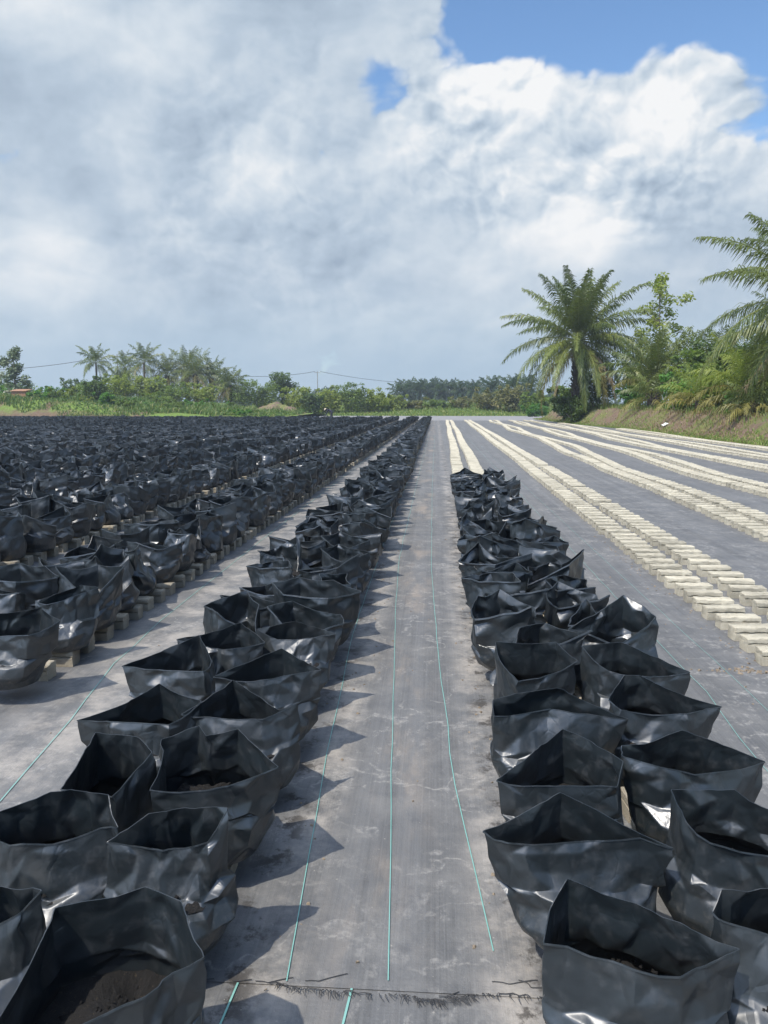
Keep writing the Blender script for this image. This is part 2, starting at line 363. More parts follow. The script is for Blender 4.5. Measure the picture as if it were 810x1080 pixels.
ORD1 = 'zeroth first second third fourth fifth sixth seventh eighth ninth tenth eleventh twelfth thirteenth fourteenth fifteenth sixteenth seventeenth eighteenth nineteenth'.split()
TENS = {2: 'twent', 3: 'thirt', 4: 'fort', 5: 'fift', 6: 'sixt', 7: 'sevent', 8: 'eight', 9: 'ninet'}
def ordinal(n):
    if n < 20: return ORD1[n]
    if n >= 100: return 'hundred-and-' + ordinal(n-100) if n > 100 else 'hundredth'
    a, b = divmod(n, 10)
    return TENS[a]+'ieth' if b == 0 else TENS[a]+'y-'+ORD1[b]

# ------------------------------------------------------------------ the ground
FAR_Y = 79.0
def sheet(name, xs, ys, zf, mat, kind='structure', smooth=True, jitter=0):
    X, Y = np.meshgrid(xs, ys); Z = zf(X, Y)
    V = np.stack([X, Y, Z], -1).reshape(-1, 3); a, b = len(xs), len(ys)
    i = np.arange((b-1)*(a-1)); r, c = i//(a-1), i % (a-1)
    F = np.stack([r*a+c, r*a+c+1, (r+1)*a+c+1, (r+1)*a+c], 1)
    o = obj(name, mesh(name, V, F, mat, smooth=smooth)); tag(o, kind=kind)
    return o
sheet('ground', np.array([-3000, -300, -60, 0, 60, 300, 3000.]), np.array([-300, -50, 0, 60, 200, 600, 4000.]), lambda X, Y: X*0-0.03, M_FIELD)
road = sheet('road', np.linspace(-90, 40, 20), np.array([78.0, 90, 105, 118]), lambda X, Y: X*0-0.018, M_ROAD)
tag(road, label='grey laterite road across the far end of the field')
mat_o = sheet('weed_mat', np.array([-75, -40, -20, -10, -5, 0, 5, 9.0, 12.2]), np.array([1.80, 3, 8, 20, 40, FAR_Y+1.5]), lambda X, Y: X*0, M_MAT)
tag(mat_o, label='grey woven weed control mat under the bag rows')
near_o = sheet('weed_mat', np.array([-12, -5, 0, 5, 12.2]), np.array([-8.0, -2, 0, 1.86]), lambda X, Y: X*0-0.003, M_MAT)
tag(near_o, label='nearer sheet of grey woven mat before the frayed seam')

def ribbon(pts, w, z):
    pts = np.asarray(pts, float); V = []
    for i, p in enumerate(pts):
        d = pts[min(i+1, len(pts)-1)]-pts[max(i-1, 0)]; n = np.array([d[1], -d[0]])/(np.linalg.norm(d)+1e-9)
        V += [[*(p-n*w/2), z], [*(p+n*w/2), z]]
    F = [[2*i, 2*i+1, 2*i+3, 2*i+2] for i in range(len(pts)-1)]
    return V, F
def wander(pts, seed, step=0.25):
    rng = np.random.default_rng(seed); pts = np.array(pts, float); out = []
    for i in range(len(pts)-1):
        n = max(2, int((pts[i+1, 1]-pts[i, 1])/step))
        for k in range(n): out.append(pts[i]+(pts[i+1]-pts[i])*k/n)
    out.append(pts[-1]); out = np.array(out); out[1:-1, 0] += rng.normal(0, 0.0022, len(out)-2)
    return out
STR = [([(-0.378, 1.81), (-0.46, 3.15), (-0.535, 4.89), (-0.56, 8), (-0.55, 30)], 0.0045),
       ([(-0.112, 1.83), (-0.185, 3.3), (-0.29, 5.63), (-0.35, 7.44), (-0.36, 14), (-0.36, 40)], 0.0045),
       ([(0.172, 1.96), (0.09, 2.89), (0.03, 4.36), (-0.03, 7.01), (-0.06, 14), (-0.06, 40)], 0.0050),
       ([(-1.60, 1.9), (-1.65, 2.66), (-1.74, 3.42), (-1.87, 4.23), (-1.92, 5.14), (-1.95, 9), (-1.95, 30)], 0.006),
       ([(1.36, 1.9), (1.39, 3.42), (1.44, 4.0), (1.43, 4.63), (1.43, 6.36), (1.45, 14), (1.5, 40)], 0.004),
       ([(1.62, 1.9), (1.66, 4.0), (1.66, 6.36), (1.7, 30)], 0.003)]
for k, (pts, w) in enumerate(STR):
    V, F = ribbon(wander(pts, k), w*0.68, 0.0045); obj('stripe', mesh('stripe', V, F, M_STRIPE), mat_o)
for k, (pts, w) in enumerate([([(-0.535, 0.8), (-0.52, 1.5), (-0.505, 1.80)], 0.007), ([(-0.235, 0.8), (-0.228, 1.5), (-0.205, 1.80)], 0.008)]):
    V, F = ribbon(wander(pts, 40+k), w*0.75, 0.0010); obj('stripe', mesh('stripe', V, F, M_STRIPE), near_o)
# the frayed seam where two sheets of mat meet
rng = np.random.default_rng(5)
parts = []
xs = np.linspace(-0.62, 0.36, 60)
seam = np.stack([xs, 1.795+0.010*np.sin(xs*9)+rng.normal(0, 0.0035, 60)-0.022*np.exp(-((xs-0.02)/0.07)**2), np.full(60, 0.004)], 1)
for i0 in range(0, 56, 6):
    if rng.random() < 0.75: parts.append(tube(seam[i0:i0+int(rng.integers(3, 6))], 0.0012, 5))
for k in range(150):
    x = rng.uniform(-0.40, 0.30) if rng.random() < 0.65 else rng.normal(0.03, 0.06); y = float(np.interp(x, xs, seam[:, 1])); L = rng.uniform(0.010, 0.034); a = rng.normal(-math.pi/2, 0.55)
    p0 = np.array([x, y, 0.003]); p1 = p0+np.array([math.cos(a)*L*0.5, math.sin(a)*L*0.5, 0.005]); p2 = p0+np.array([math.cos(a+0.3)*L, math.sin(a+0.3)*L, 0.001])
    parts.append(tube([p0, p1, p2], [0.0012, 0.001, 0.0006], 4))
for (x0, y0, a0, L) in [(-0.33, 1.81, 0.5, 0.12), (0.16, 1.84, 0.2, 0.12), (-0.46, 1.80, 0.35, 0.10), (0.23, 1.85, -0.5, 0.09), (0.02, 1.78, 0.6, 0.06)]:
    q = [np.array([x0+math.cos(a0)*L*s+0.008*math.sin(s*9), y0+math.sin(a0)*L*s*0.6+0.006*math.cos(s*7), 0.003]) for s in np.linspace(0, 1, 12)]
    parts.append(tube(q, 0.0013, 4))
V, F, _ = join(parts)
o = obj('frayed_seam', mesh('frayed_seam', V, F, M_THREAD), mat_o)
# loop of bare wire lying by the seam
# ------------------------------------------------------------------ banks
def vnoise(X, Y, seed):
    rng = np.random.default_rng(seed); Z = 0
    for k in range(14):
        f = 0.15*1.35**k; a = rng.uniform(0, 6.28); ph = rng.uniform(0, 6.28, 2)
        Z = Z+np.sin(f*(X*math.cos(a)+Y*math.sin(a))+ph[0])*np.cos(f*0.8*(X*math.sin(a)-Y*math.cos(a))+ph[1])/(1.35**k)**0.75
    return Z
def sstep(a, b, x):
    u = np.clip((x-a)/(b-a), 0, 1); return u*u*(3-2*u)
def bank_r(X, Y):
    foot = 12.35-1.15*sstep(42, 74, Y)+0.25*np.sin(Y*0.35)
    h = sstep(0.3, 2.0, X-foot)*(1.08+0.0045*(Y-30))*(1-sstep(82, 92, Y))
    return -0.035+h+0.11*vnoise(X*2.2, Y*2.2, 3)*sstep(0.1, 1.2, X-foot)*0.8+0.05*sstep(-0.1, 0.3, X-foot)
sheet('earth_bank', np.concatenate([np.linspace(10.6, 17, 72), np.linspace(17.6, 60, 24)]), np.linspace(8, 94, 330), bank_r, M_BANK)
def bank_l(X, Y):
    d = Y-(80.5+0.02*(X+30))
    h = sstep(0.0, 5.5, d)*(0.35+1.95*sstep(-22, -46, X))*(1-sstep(60, 75, Y-80)*0)
    return -0.04+h+0.10*vnoise(X, Y, 8)*sstep(0, 3, d)
sheet('grass_bank', np.linspace(-130, -17, 160), np.concatenate([np.linspace(80, 100, 40), np.linspace(101, 140, 20)]), bank_l, M_BANK_L)
sheet('grass_bank', np.linspace(-60, 30, 60), np.linspace(118, 175, 30), lambda X, Y: -0.035+1.25*sstep(119, 150, Y)+0.07*vnoise(X, Y, 4)*sstep(118, 124, Y), M_FIELD)

# ------------------------------------------------------------------ polythene grow bags
BR_H = 0.092
def resample(rim, N, rng, bow=0.012):
    rim = np.asarray(rim, float); M = len(rim)
    L = np.linalg.norm(np.roll(rim, -1, 0)[:, :2]-rim[:, :2], axis=1)+1e-6
    cnt = np.maximum(2, np.round(L/L.sum()*N).astype(int))
    while cnt.sum() > N: cnt[np.argmax(cnt)] -= 1
    while cnt.sum() < N: cnt[np.argmax(L/cnt)] += 1
    out = []
    for i in range(M):
        a, b = rim[i], rim[(i+1) % M]; d = b-a; n = np.array([d[1], -d[0], 0])/(np.linalg.norm(d[:2])+1e-6)
        bo = rng.normal(0, bow)*min(1, L[i]/0.25); sag = abs(rng.normal(0, 0.008))*min(1, L[i]/0.2)
        for k in range(cnt[i]):
            s = k/cnt[i]; q = a+d*s; w = 4*s*(1-s)
            out.append(q+n*bo*w-np.array([0, 0, sag*w]))
    return np.array(out)
LEVELS = np.array([0, 0.10, 0.26, 0.42, 0.50, 0.56, 0.74, 0.90, 1.0])
def bag_arrays(rim, N, m, seed, base_r=0.178, crumple=1.0, center=(0, 0), lip=0.006, levels=LEVELS, passes=1, clods=0):
    """A bag of stiff film. rim: ccw polygon of the mouth (x, y, z above the bag's foot) about the bag's own base.
    A coarse net of N columns is folded into flat facets, then refined m times so every facet stays flat and every crease is slightly rounded."""
    rng = np.random.default_rng(seed)
    top = resample(rim, N, rng, 0.009); c = np.array(center, float)
    seg = np.linalg.norm(np.roll(top, -1, 0)[:, :2]-top[:, :2], axis=1); s = np.concatenate([[0], np.cumsum(seg)[:-1]])/seg.sum()
    cm = top[:, :2].mean(0); ang = np.arctan2(top[:, 1]-cm[1], top[:, 0]-cm[0])
    ph = np.angle(np.exp(1j*(ang-2*math.pi*s)).mean()); th = ph+2*math.pi*s
    ex = rng.uniform(0.94, 1.06); circ = np.stack([np.cos(th)*ex, np.sin(th)/ex], 1)
    hs = 0.50; wf = rng.uniform(0.45, 0.68); lipo = rng.uniform(0.03, 0.22)
    shift = rng.uniform(-0.05, 0.06)
    vs = levels.copy(); vs[(vs > 0.3) & (vs < 0.6)] += shift; hs += shift
    rows = []
    for v in vs:
        u = min(1, v/hs); rb = base_r*(0.80+0.25*math.sin(u*2.15)-0.02*u)
        if v <= hs+1e-6: w = wf*u**2.2
        else: w = wf+min(lipo, 0.9-wf)*min(1, (v-hs)/0.05)+(1-wf-min(lipo, 0.9-wf))*((v-hs)/(1-hs))**0.9
        rows.append(np.column_stack([(c+circ*rb)*(1-w)+top[:, :2]*w, v*top[:, 2]]))
    G = np.array(rows); K = len(vs); vv = vs[:, None]
    rel = G-np.array([c[0], c[1], 0.16]); out = rel.copy(); out[..., 2] = 0; out /= np.linalg.norm(out, axis=-1, keepdims=True)+1e-6
    tan = np.stack([-out[..., 1], out[..., 0], 0*out[..., 0]], -1)
    amt = crumple*np.where(vv < 0.05, 0.0, np.where(vv > 0.95, 0.25, np.where(vv > hs+0.03, 0.75, 1.0)))
    G = G+out*(rng.normal(0, 0.0105, G.shape[:2])*amt)[..., None]+tan*(rng.normal(0, 0.012, G.shape[:2])*amt)[..., None]
    G[..., 2] += rng.normal(0, 0.010, G.shape[:2])*amt
    for k in range(2+int(2*crumple)):                   # pushed-in dents
        p0 = np.array([math.cos(6.28*rng.random())*base_r, math.sin(6.28*rng.random())*base_r, rng.uniform(-0.06, 0.12)])
        G = G-out*(rng.uniform(0.005, 0.018)*crumple*np.maximum(0, 1-np.linalg.norm(rel-p0, axis=-1)/rng.uniform(0.08, 0.14))*np.clip(vv/0.1, 0, 1))[..., None]
    vfine = vs
    if m > 1:                                           # refine: flat triangles, random diagonals
        Gx = np.concatenate([G, G[:, :1]], 1); dg = rng.random((K-1, N)) < 0.5
        A, B, C_, D_ = Gx[:-1, :-1], Gx[:-1, 1:], Gx[1:, 1:], Gx[1:, :-1]       # (u,v)=(0,0),(1,0),(1,1),(0,1)
        fine = np.zeros(((K-1)*m, N*m, 3))
        for j in range(m):
            for i in range(m):
                u, v = i/m, j/m
                p1 = A+(B-A)*u+(C_-B)*v if u >= v else A+(C_-D_)*u+(D_-A)*v
                p2 = A+(B-A)*u+(D_-A)*v if u+v <= 1 else C_+(D_-C_)*(1-u)+(B-C_)*(1-v)
                fine[j::m, i::m] = np.where(dg[..., None], p1, p2)
        topl = np.zeros((1, N*m, 3))
        for i in range(m): topl[0, i::m] = D_[-1]+(C_[-1]-D_[-1])*(i/m)
        G = np.concatenate([fine, topl]); N = N*m
        vfine = np.interp(np.arange(len(G))/m, np.arange(K), vs)
        for p in range(passes):
            H_ = G.copy(); lr = np.roll(G, 1, 1)+np.roll(G, -1, 1)
            H_[1:-1] = G[1:-1]*0.48+0.13*(lr[1:-1]+G[2:]+G[:-2]); H_[-1] = G[-1]*0.8+0.1*lr[-1]
            G = H_
        # finer crinkles of the film
        rel = G-np.array([c[0], c[1], 0.16]); out = rel.copy(); out[..., 2] = 0; out /= np.linalg.norm(out, axis=-1, keepdims=True)+1e-6
        d = np.zeros(G.shape[:2])
        for k in range(int(16+8*crumple)):
            n = rng.normal(0, 1, 3); n /= np.linalg.norm(n); x = rel@n; q = rng.normal(0, 1, 3); q /= np.linalg.norm(q)
            d += rng.normal(0, 0.0028)*crumple*np.maximum(0, 1-np.abs(x-rng.uniform(-0.2, 0.2))/rng.uniform(0.018, 0.05))*np.clip((rel@q-rng.uniform(-0.05, 0.15))*18, 0, 1)
        for k in range(5):                              # packing folds running straight down the collar
            u0 = rng.random(); du = np.abs(np.mod(np.arange(N)/N-u0+0.5, 1)-0.5)
            d += rng.choice([-1, 1])*rng.uniform(0.003, 0.006)*np.maximum(0, 1-du/0.022)[None, :]*np.clip((vfine-hs+0.08)*6, 0, 1)[:, None]
        G = G+out*(d*np.clip(vfine/0.1, 0, 1)[:, None])[..., None]
    Kf = len(G)
    if lip:
        rel = G[-1]-np.array([c[0], c[1], 0]); o2 = rel.copy(); o2[:, 2] = 0; o2 /= np.linalg.norm(o2, axis=1, keepdims=True)
        tg = np.roll(G[-1], -1, 0)-np.roll(G[-1], 1, 0); nn = np.stack([tg[:, 1], -tg[:, 0], 0*tg[:, 0]], 1); nn /= np.linalg.norm(nn, axis=1, keepdims=True)+1e-6
        o2 = nn*0.7+o2*0.3
        l1 = G[-1]+o2*lip*0.65+np.array([0, 0, lip*0.12]); l2 = G[-1]+o2*lip+np.array([0, 0, -lip*1.1])
        G = np.concatenate([G, l1[None], l2[None]])
    KK = len(G); V = G.reshape(-1, 3)
    i = np.arange((KK-1)*N); r, q = i//N, i % N
    F = np.stack([r*N+q, r*N+(q+1) % N, (r+1)*N+(q+1) % N, (r+1)*N+q], 1)
    # soil just under the fold
    kz = int(np.argmin(np.abs(vfine-(hs-0.05)))); ring = G[kz].copy(); cc = ring.mean(0)
    S, nr = [], 8
    bx = rng.normal(0, 0.02, 2)
    for j in range(nr):
        f = 1-0.125*j; f = f if j else 0.965
        P = cc+(ring-cc)*f; P[:, 2] = cc[2]-0.012+0.034*(1-f)+(P[:, :2]-cc[:2])@bx*3+min(1, (1-f)*6)*0.013*vnoise(P[:, 0]*110, P[:, 1]*110, seed % 50); S.append(P)
    S.append(np.repeat(cc[None]+[[0, 0, 0.02]], N, 0)); S = np.array(S).reshape(-1, 3)
    i = np.arange(nr*N); r, q = i//N, i % N
    FS = np.stack([r*N+q, r*N+(q+1) % N, (r+1)*N+(q+1) % N, (r+1)*N+q], 1)
    if clods:                                           # lumps and roots lying on the potting soil
        Sx, Fx, k0 = [S], [FS], len(S)
        for _ in range(clods):
            a_, r_ = rng.uniform(0, 6.28), math.sqrt(rng.random())*0.115; q = abs(rng.normal(0.0035, 0.0025))+0.002
            o_ = np.array([cc[0]+r_*math.cos(a_), cc[1]+r_*math.sin(a_), cc[2]-0.004+0.034*(1-r_/0.15)+(r_*np.array([math.cos(a_), math.sin(a_)]))@bx*3])
            tv = np.array([[1, 0, 0], [0, 1, 0], [-1, 0, 0], [0, -1, 0], [.5, .4, .9], [-.4, .5, 1], [-.5, -.5, .8], [.5, -.4, 1.1]])*rng.uniform(0.6, 1.2, (8, 3))*q
            Sx.append(tv+o_); Fx.append(np.array([[0, 1, 5, 4], [1, 2, 6, 5], [2, 3, 7, 6], [3, 0, 4, 7], [4, 5, 6, 7]])+k0); k0 += 8
        S, FS = np.concatenate(Sx), np.concatenate(Fx)
    return V, F, S, FS
def random_rim(rng, crush):
    """mouth of a bag that has been pulled open: a flattened quad with old fold lines, some with corners tucked in or flopped out"""
    M = int(rng.integers(4, 7)); a, b = rng.uniform(0.225, 0.265), rng.uniform(0.15, 0.205)
    rot = rng.normal(0, 0.35) if rng.random() < 0.7 else rng.uniform(0, 3.14)
    th = np.sort((np.arange(M)+rng.uniform(-0.3, 0.3, M))/M*2*math.pi+rng.uniform(0, 6.28)); P = []
    h = rng.uniform(0.28, 0.315)
    for t_ in th:
        x, y = a*math.cos(t_), b*math.sin(t_); k = rng.uniform(0.80, 1.14)
        P.append([k*(x*math.cos(rot)-y*math.sin(rot)), k*(x*math.sin(rot)+y*math.cos(rot)), h+np.clip(rng.normal(0, 0.042), -0.08, 0.075)])
    P = np.array(P)
    if rng.random() < 0.30+crush:
        i = rng.integers(M); P[i, :2] *= rng.uniform(0.15, 0.45); P[i, 2] -= rng.uniform(-0.03, 0.06)
    if rng.random() < crush and M > 4:
        i = rng.integers(M); P[i, :2] *= rng.uniform(0.3, 0.6); P[i, 2] += rng.uniform(-0.06, 0.03)
    if rng.random() < crush:
        i = rng.integers(M); P[i, :2] *= 1.15; P[i, 2] -= rng.uniform(0.05, 0.13)
    P[:, :2] += rng.normal(0, 0.018, 2)
    return P
GROUP_BAG = 'black grow bags set out in double rows'
def film_object(arr, detail=True, loc=(0, 0, 0), rotz=0.0):
    V, F, S, FS = arr
    o = obj('grow_bag', mesh('grow_bag', V, F, M_BAG, sharp=30)); o.location = loc; o.rotation_euler = (0, 0, rotz)
    obj('soil', mesh('soil', S, FS, M_SOIL), o)
    return o

TRACED = [
 ('R1',[(0.237,1.481,0.394),(0.412,1.444,0.370),(0.501,1.441,0.365),(0.631,1.494,0.387),(0.457,1.567,0.426),(0.302,1.618,0.450)]),
 ('R2',[(0.130,1.902,0.391),(0.198,1.884,0.375),(0.545,1.917,0.382),(0.622,1.898,0.365),(0.529,1.933,0.393),(0.348,2.015,0.450)]),
 ('R3',[(0.660,2.047,0.450),(0.688,1.919,0.395),(0.748,1.892,0.379),(0.897,1.874,0.365),(0.994,1.991,0.418),(0.832,2.058,0.450)]),
 ('R4',[(0.611,1.587,0.403),(0.637,1.579,0.391),(0.725,1.572,0.375),(0.865,1.574,0.365),(0.905,1.623,0.422),(0.789,1.640,0.450),(0.643,1.621,0.440)]),
 ('R5',[(0.191,2.220,0.373),(0.358,2.211,0.365),(0.555,2.225,0.365),(0.592,2.315,0.401),(0.427,2.441,0.450)]),
 ('R6',[(0.602,2.387,0.418),(0.608,2.360,0.399),(0.817,2.327,0.365),(1.016,2.361,0.380),(1.050,2.374,0.388),(0.814,2.452,0.450)]),
 ('R7',[(0.222,2.712,0.370),(0.423,2.749,0.393),(0.714,2.740,0.365),(0.466,2.814,0.450),(0.221,2.760,0.417)]),
 ('R8',[(0.667,2.845,0.395),(0.702,2.807,0.373),(0.942,2.808,0.365),(1.082,2.845,0.380),(0.810,2.972,0.450),(0.751,2.968,0.450)]),
 ('R9',[(0.277,3.366,0.450),(0.355,3.120,0.365),(0.616,3.254,0.407),(0.545,3.384,0.450)]),
 ('R10',[(0.659,3.366,0.441),(0.743,3.222,0.379),(0.893,3.202,0.365),(1.092,3.235,0.374),(0.838,3.404,0.450)]),
 ('L1',[(-0.799,1.223,0.376),(-0.721,1.194,0.365),(-0.641,1.227,0.374),(-0.538,1.287,0.391),(-0.506,1.337,0.404),(-0.451,1.368,0.412),(-0.541,1.495,0.443),(-0.629,1.524,0.450),(-0.805,1.458,0.439)]),
 ('L2',[(-1.070,1.448,0.373),(-0.986,1.450,0.365),(-0.931,1.467,0.388),(-0.859,1.509,0.445),(-0.950,1.506,0.450),(-0.990,1.500,0.445)]),
 ('L3',[(-1.192,1.826,0.388),(-1.128,1.804,0.369),(-1.066,1.802,0.365),(-0.869,1.854,0.393),(-0.835,1.854,0.391),(-0.889,1.930,0.443),(-0.998,1.935,0.450),(-1.051,1.927,0.447),(-1.163,1.869,0.416)]),
 ('L4',[(-0.849,1.823,0.372),(-0.794,1.825,0.365),(-0.586,1.840,0.369),(-0.544,1.869,0.450),(-0.745,1.851,0.437)]),
 ('L5',[(-1.101,2.079,0.374),(-0.938,2.067,0.365),(-0.879,2.229,0.423),(-0.957,2.298,0.446),(-1.091,2.302,0.450)]),
 ('L6',[(-0.842,2.108,0.365),(-0.560,2.164,0.379),(-0.473,2.221,0.396),(-0.640,2.369,0.444),(-0.735,2.335,0.436),(-0.775,2.383,0.450),(-0.877,2.308,0.431)]),
 ('L7',[(-1.286,2.570,0.373),(-0.949,2.577,0.365),(-0.862,2.683,0.414),(-1.044,2.753,0.450),(-1.158,2.638,0.403)]),
 ('L8',[(-0.924,2.649,0.375),(-0.623,2.650,0.365),(-0.503,2.724,0.400),(-0.575,2.688,0.384),(-0.777,2.812,0.450)]),
 ('L9',[(-1.356,3.138,0.376),(-0.994,3.134,0.365),(-0.968,3.188,0.385),(-1.083,3.376,0.450)]),
 ('L10',[(-0.920,3.051,0.375),(-0.713,3.048,0.365),(-0.479,3.112,0.393),(-0.664,3.208,0.450)]),
 ('L11',[(-1.227,3.478,0.397),(-0.981,3.435,0.365),(-0.804,3.490,0.388),(-0.950,3.605,0.450)]),
 ('L12',[(-0.869,3.617,0.410),(-0.766,3.613,0.365),(-0.483,3.639,0.392),(-0.684,3.640,0.450)]),
 ('M1',[(-2.285,3.542,0.365),(-2.011,3.575,0.370),(-1.902,3.693,0.412),(-2.056,3.800,0.450),(-2.242,3.727,0.431),(-2.382,3.622,0.398)]),
 ('M2',[(-2.304,4.189,0.381),(-2.227,4.170,0.365),(-1.977,4.310,0.442),(-2.094,4.316,0.450)]),
]
LOOK = {
 'R1': 'big foremost black bag right of the aisle, its pointed mouth gaping at the bottom edge',
 'R2': 'black bag with roof-shaped peaked mouth and deep collar fold, second right of the aisle',
 'R3': 'black bag with swept shoulder at the right picture edge, behind the cropped bag',
 'R4': 'low black bag cropped by the right picture edge beside the foremost bag',
 'R5': 'black bag with a soil heap lit inside, third along the aisle on the right',
 'R6': 'tidy open black bag with four clear corners, at the outer right edge',
 'R7': 'wide shallow black bag with crisp horizontal crease, fourth along the aisle on the right',
 'R8': 'wide black bag whose right corner juts over the mat, outer line of right row',
 'R9': 'black bag with square upright pocket mouth, fifth along the aisle on the right',
 'R10': 'black bag with long flat right point and folded lip, fifth in outer right line',
 'L1': 'large gaping black bag at the bottom left corner showing speckled soil',
 'L2': 'black bag cropped by the left edge beside the gaping corner bag',
 'L3': 'low wide black bag touching the left edge, one behind the cropped bag',
 'L4': 'square-shouldered black bag with a bright right flank, second along the aisle on the left',
 'L5': 'narrow upright black bag with dark soil, outer line just behind the low wide bag',
 'L6': 'broad black bag with six-cornered mouth, third along the aisle on the left',
 'L7': 'black bag with a peak and pale left flap, outer line of the left aisle row',
 'L8': 'black bag with tall dark triangular peak, fourth along the aisle on the left',
 'L9': 'black bag with flat front and twisted bright spout on its right, outer left line',
 'L10': 'black bag with broad tent-like peak, fifth along the aisle on the left',
 'L11': 'long low black bag with crumpled right lip, fifth in the outer left line',
 'L12': 'neat boxy black bag, sixth along the aisle on the left',
 'M1': 'rounded black bag on brick ends at left picture edge, front of second row',
 'M2': 'black bag with straight rim, second on brick ends in the second left row',
}
LINE_X = {'RA': (0.43, 0.008), 'RB': (0.84, 0.008), 'LA': (-0.70, -0.001), 'LB': (-1.08, -0.001)}
HOME = {'R1': 'RA', 'R2': 'RA', 'R3': 'RB', 'R4': 'RB', 'R5': 'RA', 'R6': 'RB', 'R7': 'RA', 'R8': 'RB', 'R9': 'RA', 'R10': 'RB',
        'L1': 'LA', 'L2': 'LB', 'L3': 'LB', 'L4': 'LA', 'L5': 'LB', 'L6': 'LA', 'L7': 'LB', 'L8': 'LA', 'L9': 'LB', 'L10': 'LA', 'L11': 'LB', 'L12': 'LA', 'M1': 'X', 'M2': 'X'}
count = {}
for k, (nm, rim) in enumerate(TRACED):
    rim = np.array(rim); m = rim[:, :2].mean(0); h = HOME[nm]; count[h] = count.get(h, 0)+1
    bx = LINE_X[h][0] if h in LINE_X else -2.27
    base = np.array([0.65*m[0]+0.35*bx, m[1]+0.02]); loc = (base[0], base[1], BR_H)
    loc_rim = rim-np.array(loc)
    o = film_object(bag_arrays(loc_rim, 22, 8, 100+k, base_r=0.182, crumple=0.62, passes=1, clods=46, lip=0.0032), loc=loc)
    tag(o, LOOK[nm], 'grow bag', GROUP_BAG)

# rows of bags: (name of the line, x at y = 0, drift per metre, first y, last y, words)
LINES = []
LINES.append(('RA', 0.43, 0.004, 3.72, 12.9, 'inner line of right row'))
LINES.append(('RB', 0.85, 0.004, 3.72, 12.9, 'outer line of right row'))
LINES.append(('LA', -0.70, 0.0, 4.02, FAR_Y, 'inner line of first left row'))
LINES.append(('LB', -1.08, 0.0, 3.95, FAR_Y, 'outer line of first left row'))
ROWX = [-2.28, -3.97, -5.62] + [-5.62-1.66*i for i in range(1, 32)]
for i, x in enumerate(ROWX):
    rw = '%s left row' % ordinal(i+2)
    LINES.append(('S%da' % i, x, 0.004 if i == 0 else 0.0, 4.72 if i == 0 else 2.0, FAR_Y, 'near line of '+rw))
    LINES.append(('S%db' % i, x-0.40, 0.004 if i == 0 else 0.0, 3.9 if i == 0 else 2.0, FAR_Y, 'far line of '+rw))
rng = np.random.default_rng(11)
spots = []
def left_edge(y): return -0.60*y-0.15
for ln, x0, k, ya, yb, words in LINES:
    y = ya+rng.uniform(-0.03, 0.03); n = 0
    while y < yb:
        x = x0+k*y+rng.normal(0, 0.018)
        if x > left_edge(y)-4.0:
            vis = x > left_edge(y)
            if vis: n += 1
            spots.append((math.hypot(x, y), x, y, ln, n if vis else 0, words))
        y += (0.385 if ln[0] == 'R' else 0.43)+rng.normal(0, 0.012)
vis = sorted([s for s in spots if s[4] > 0])
NEAR = vis[:300-len(TRACED)]; near_set = set((s[1], s[2]) for s in NEAR)
REST = [s for s in spots if (s[1], s[2]) not in near_set]
# prototypes with their parts, then plain copies of them
protos = {}
for kind, crush, cr, cnt_, seed0 in (('open', 0.12, 0.75, 30, 500), ('crushed', 0.75, 1.2, 28, 700)):
    protos[kind] = []
    for i in range(cnt_):
        r2 = np.random.default_rng(seed0+i)
        V, F, S, FS = bag_arrays(random_rim(r2, crush), 20, 5, seed0+i, base_r=0.180, crumple=cr, passes=1)
        protos[kind].append((mesh('grow_bag', V, F, M_BAG, sharp=30), mesh('soil', S, FS, M_SOIL)))
r3 = random.Random(4)
first_number = {'RA': 5, 'RB': 5, 'LA': 6, 'LB': 6, 'S0a': 2, 'S0b': 0}
first_number = {'RA': count['RA'], 'RB': count['RB'], 'LA': count['LA'], 'LB': count['LB'], 'S0a': count['X']}
for dist, x, y, ln, n, words in NEAR:
    kind = 'crushed' if (ln[0] == 'R' or r3.random() < 0.22) else 'open'
    fm, sm = r3.choice(protos[kind])
    o = obj('grow_bag', fm); o.location = (x, y, BR_H); o.rotation_euler = (0, 0, r3.choice((0, math.pi))+r3.gauss(0, 0.15))
    s = r3.uniform(1.02, 1.14) if ln[0] == 'R' else r3.uniform(0.95, 1.06); o.scale = (s, s, s*r3.uniform(0.92, 1.06)*(1.10 if ln[0] == 'S' else 1.03))
    obj('soil', sm, o)
    no = n+first_number.get(ln, 0)
    look = 'crumpled black bag' if kind == 'crushed' else 'open black bag'
    tag(o, '%s %s from the front, %s' % (ordinal(no), look, words), 'grow bag', GROUP_BAG)
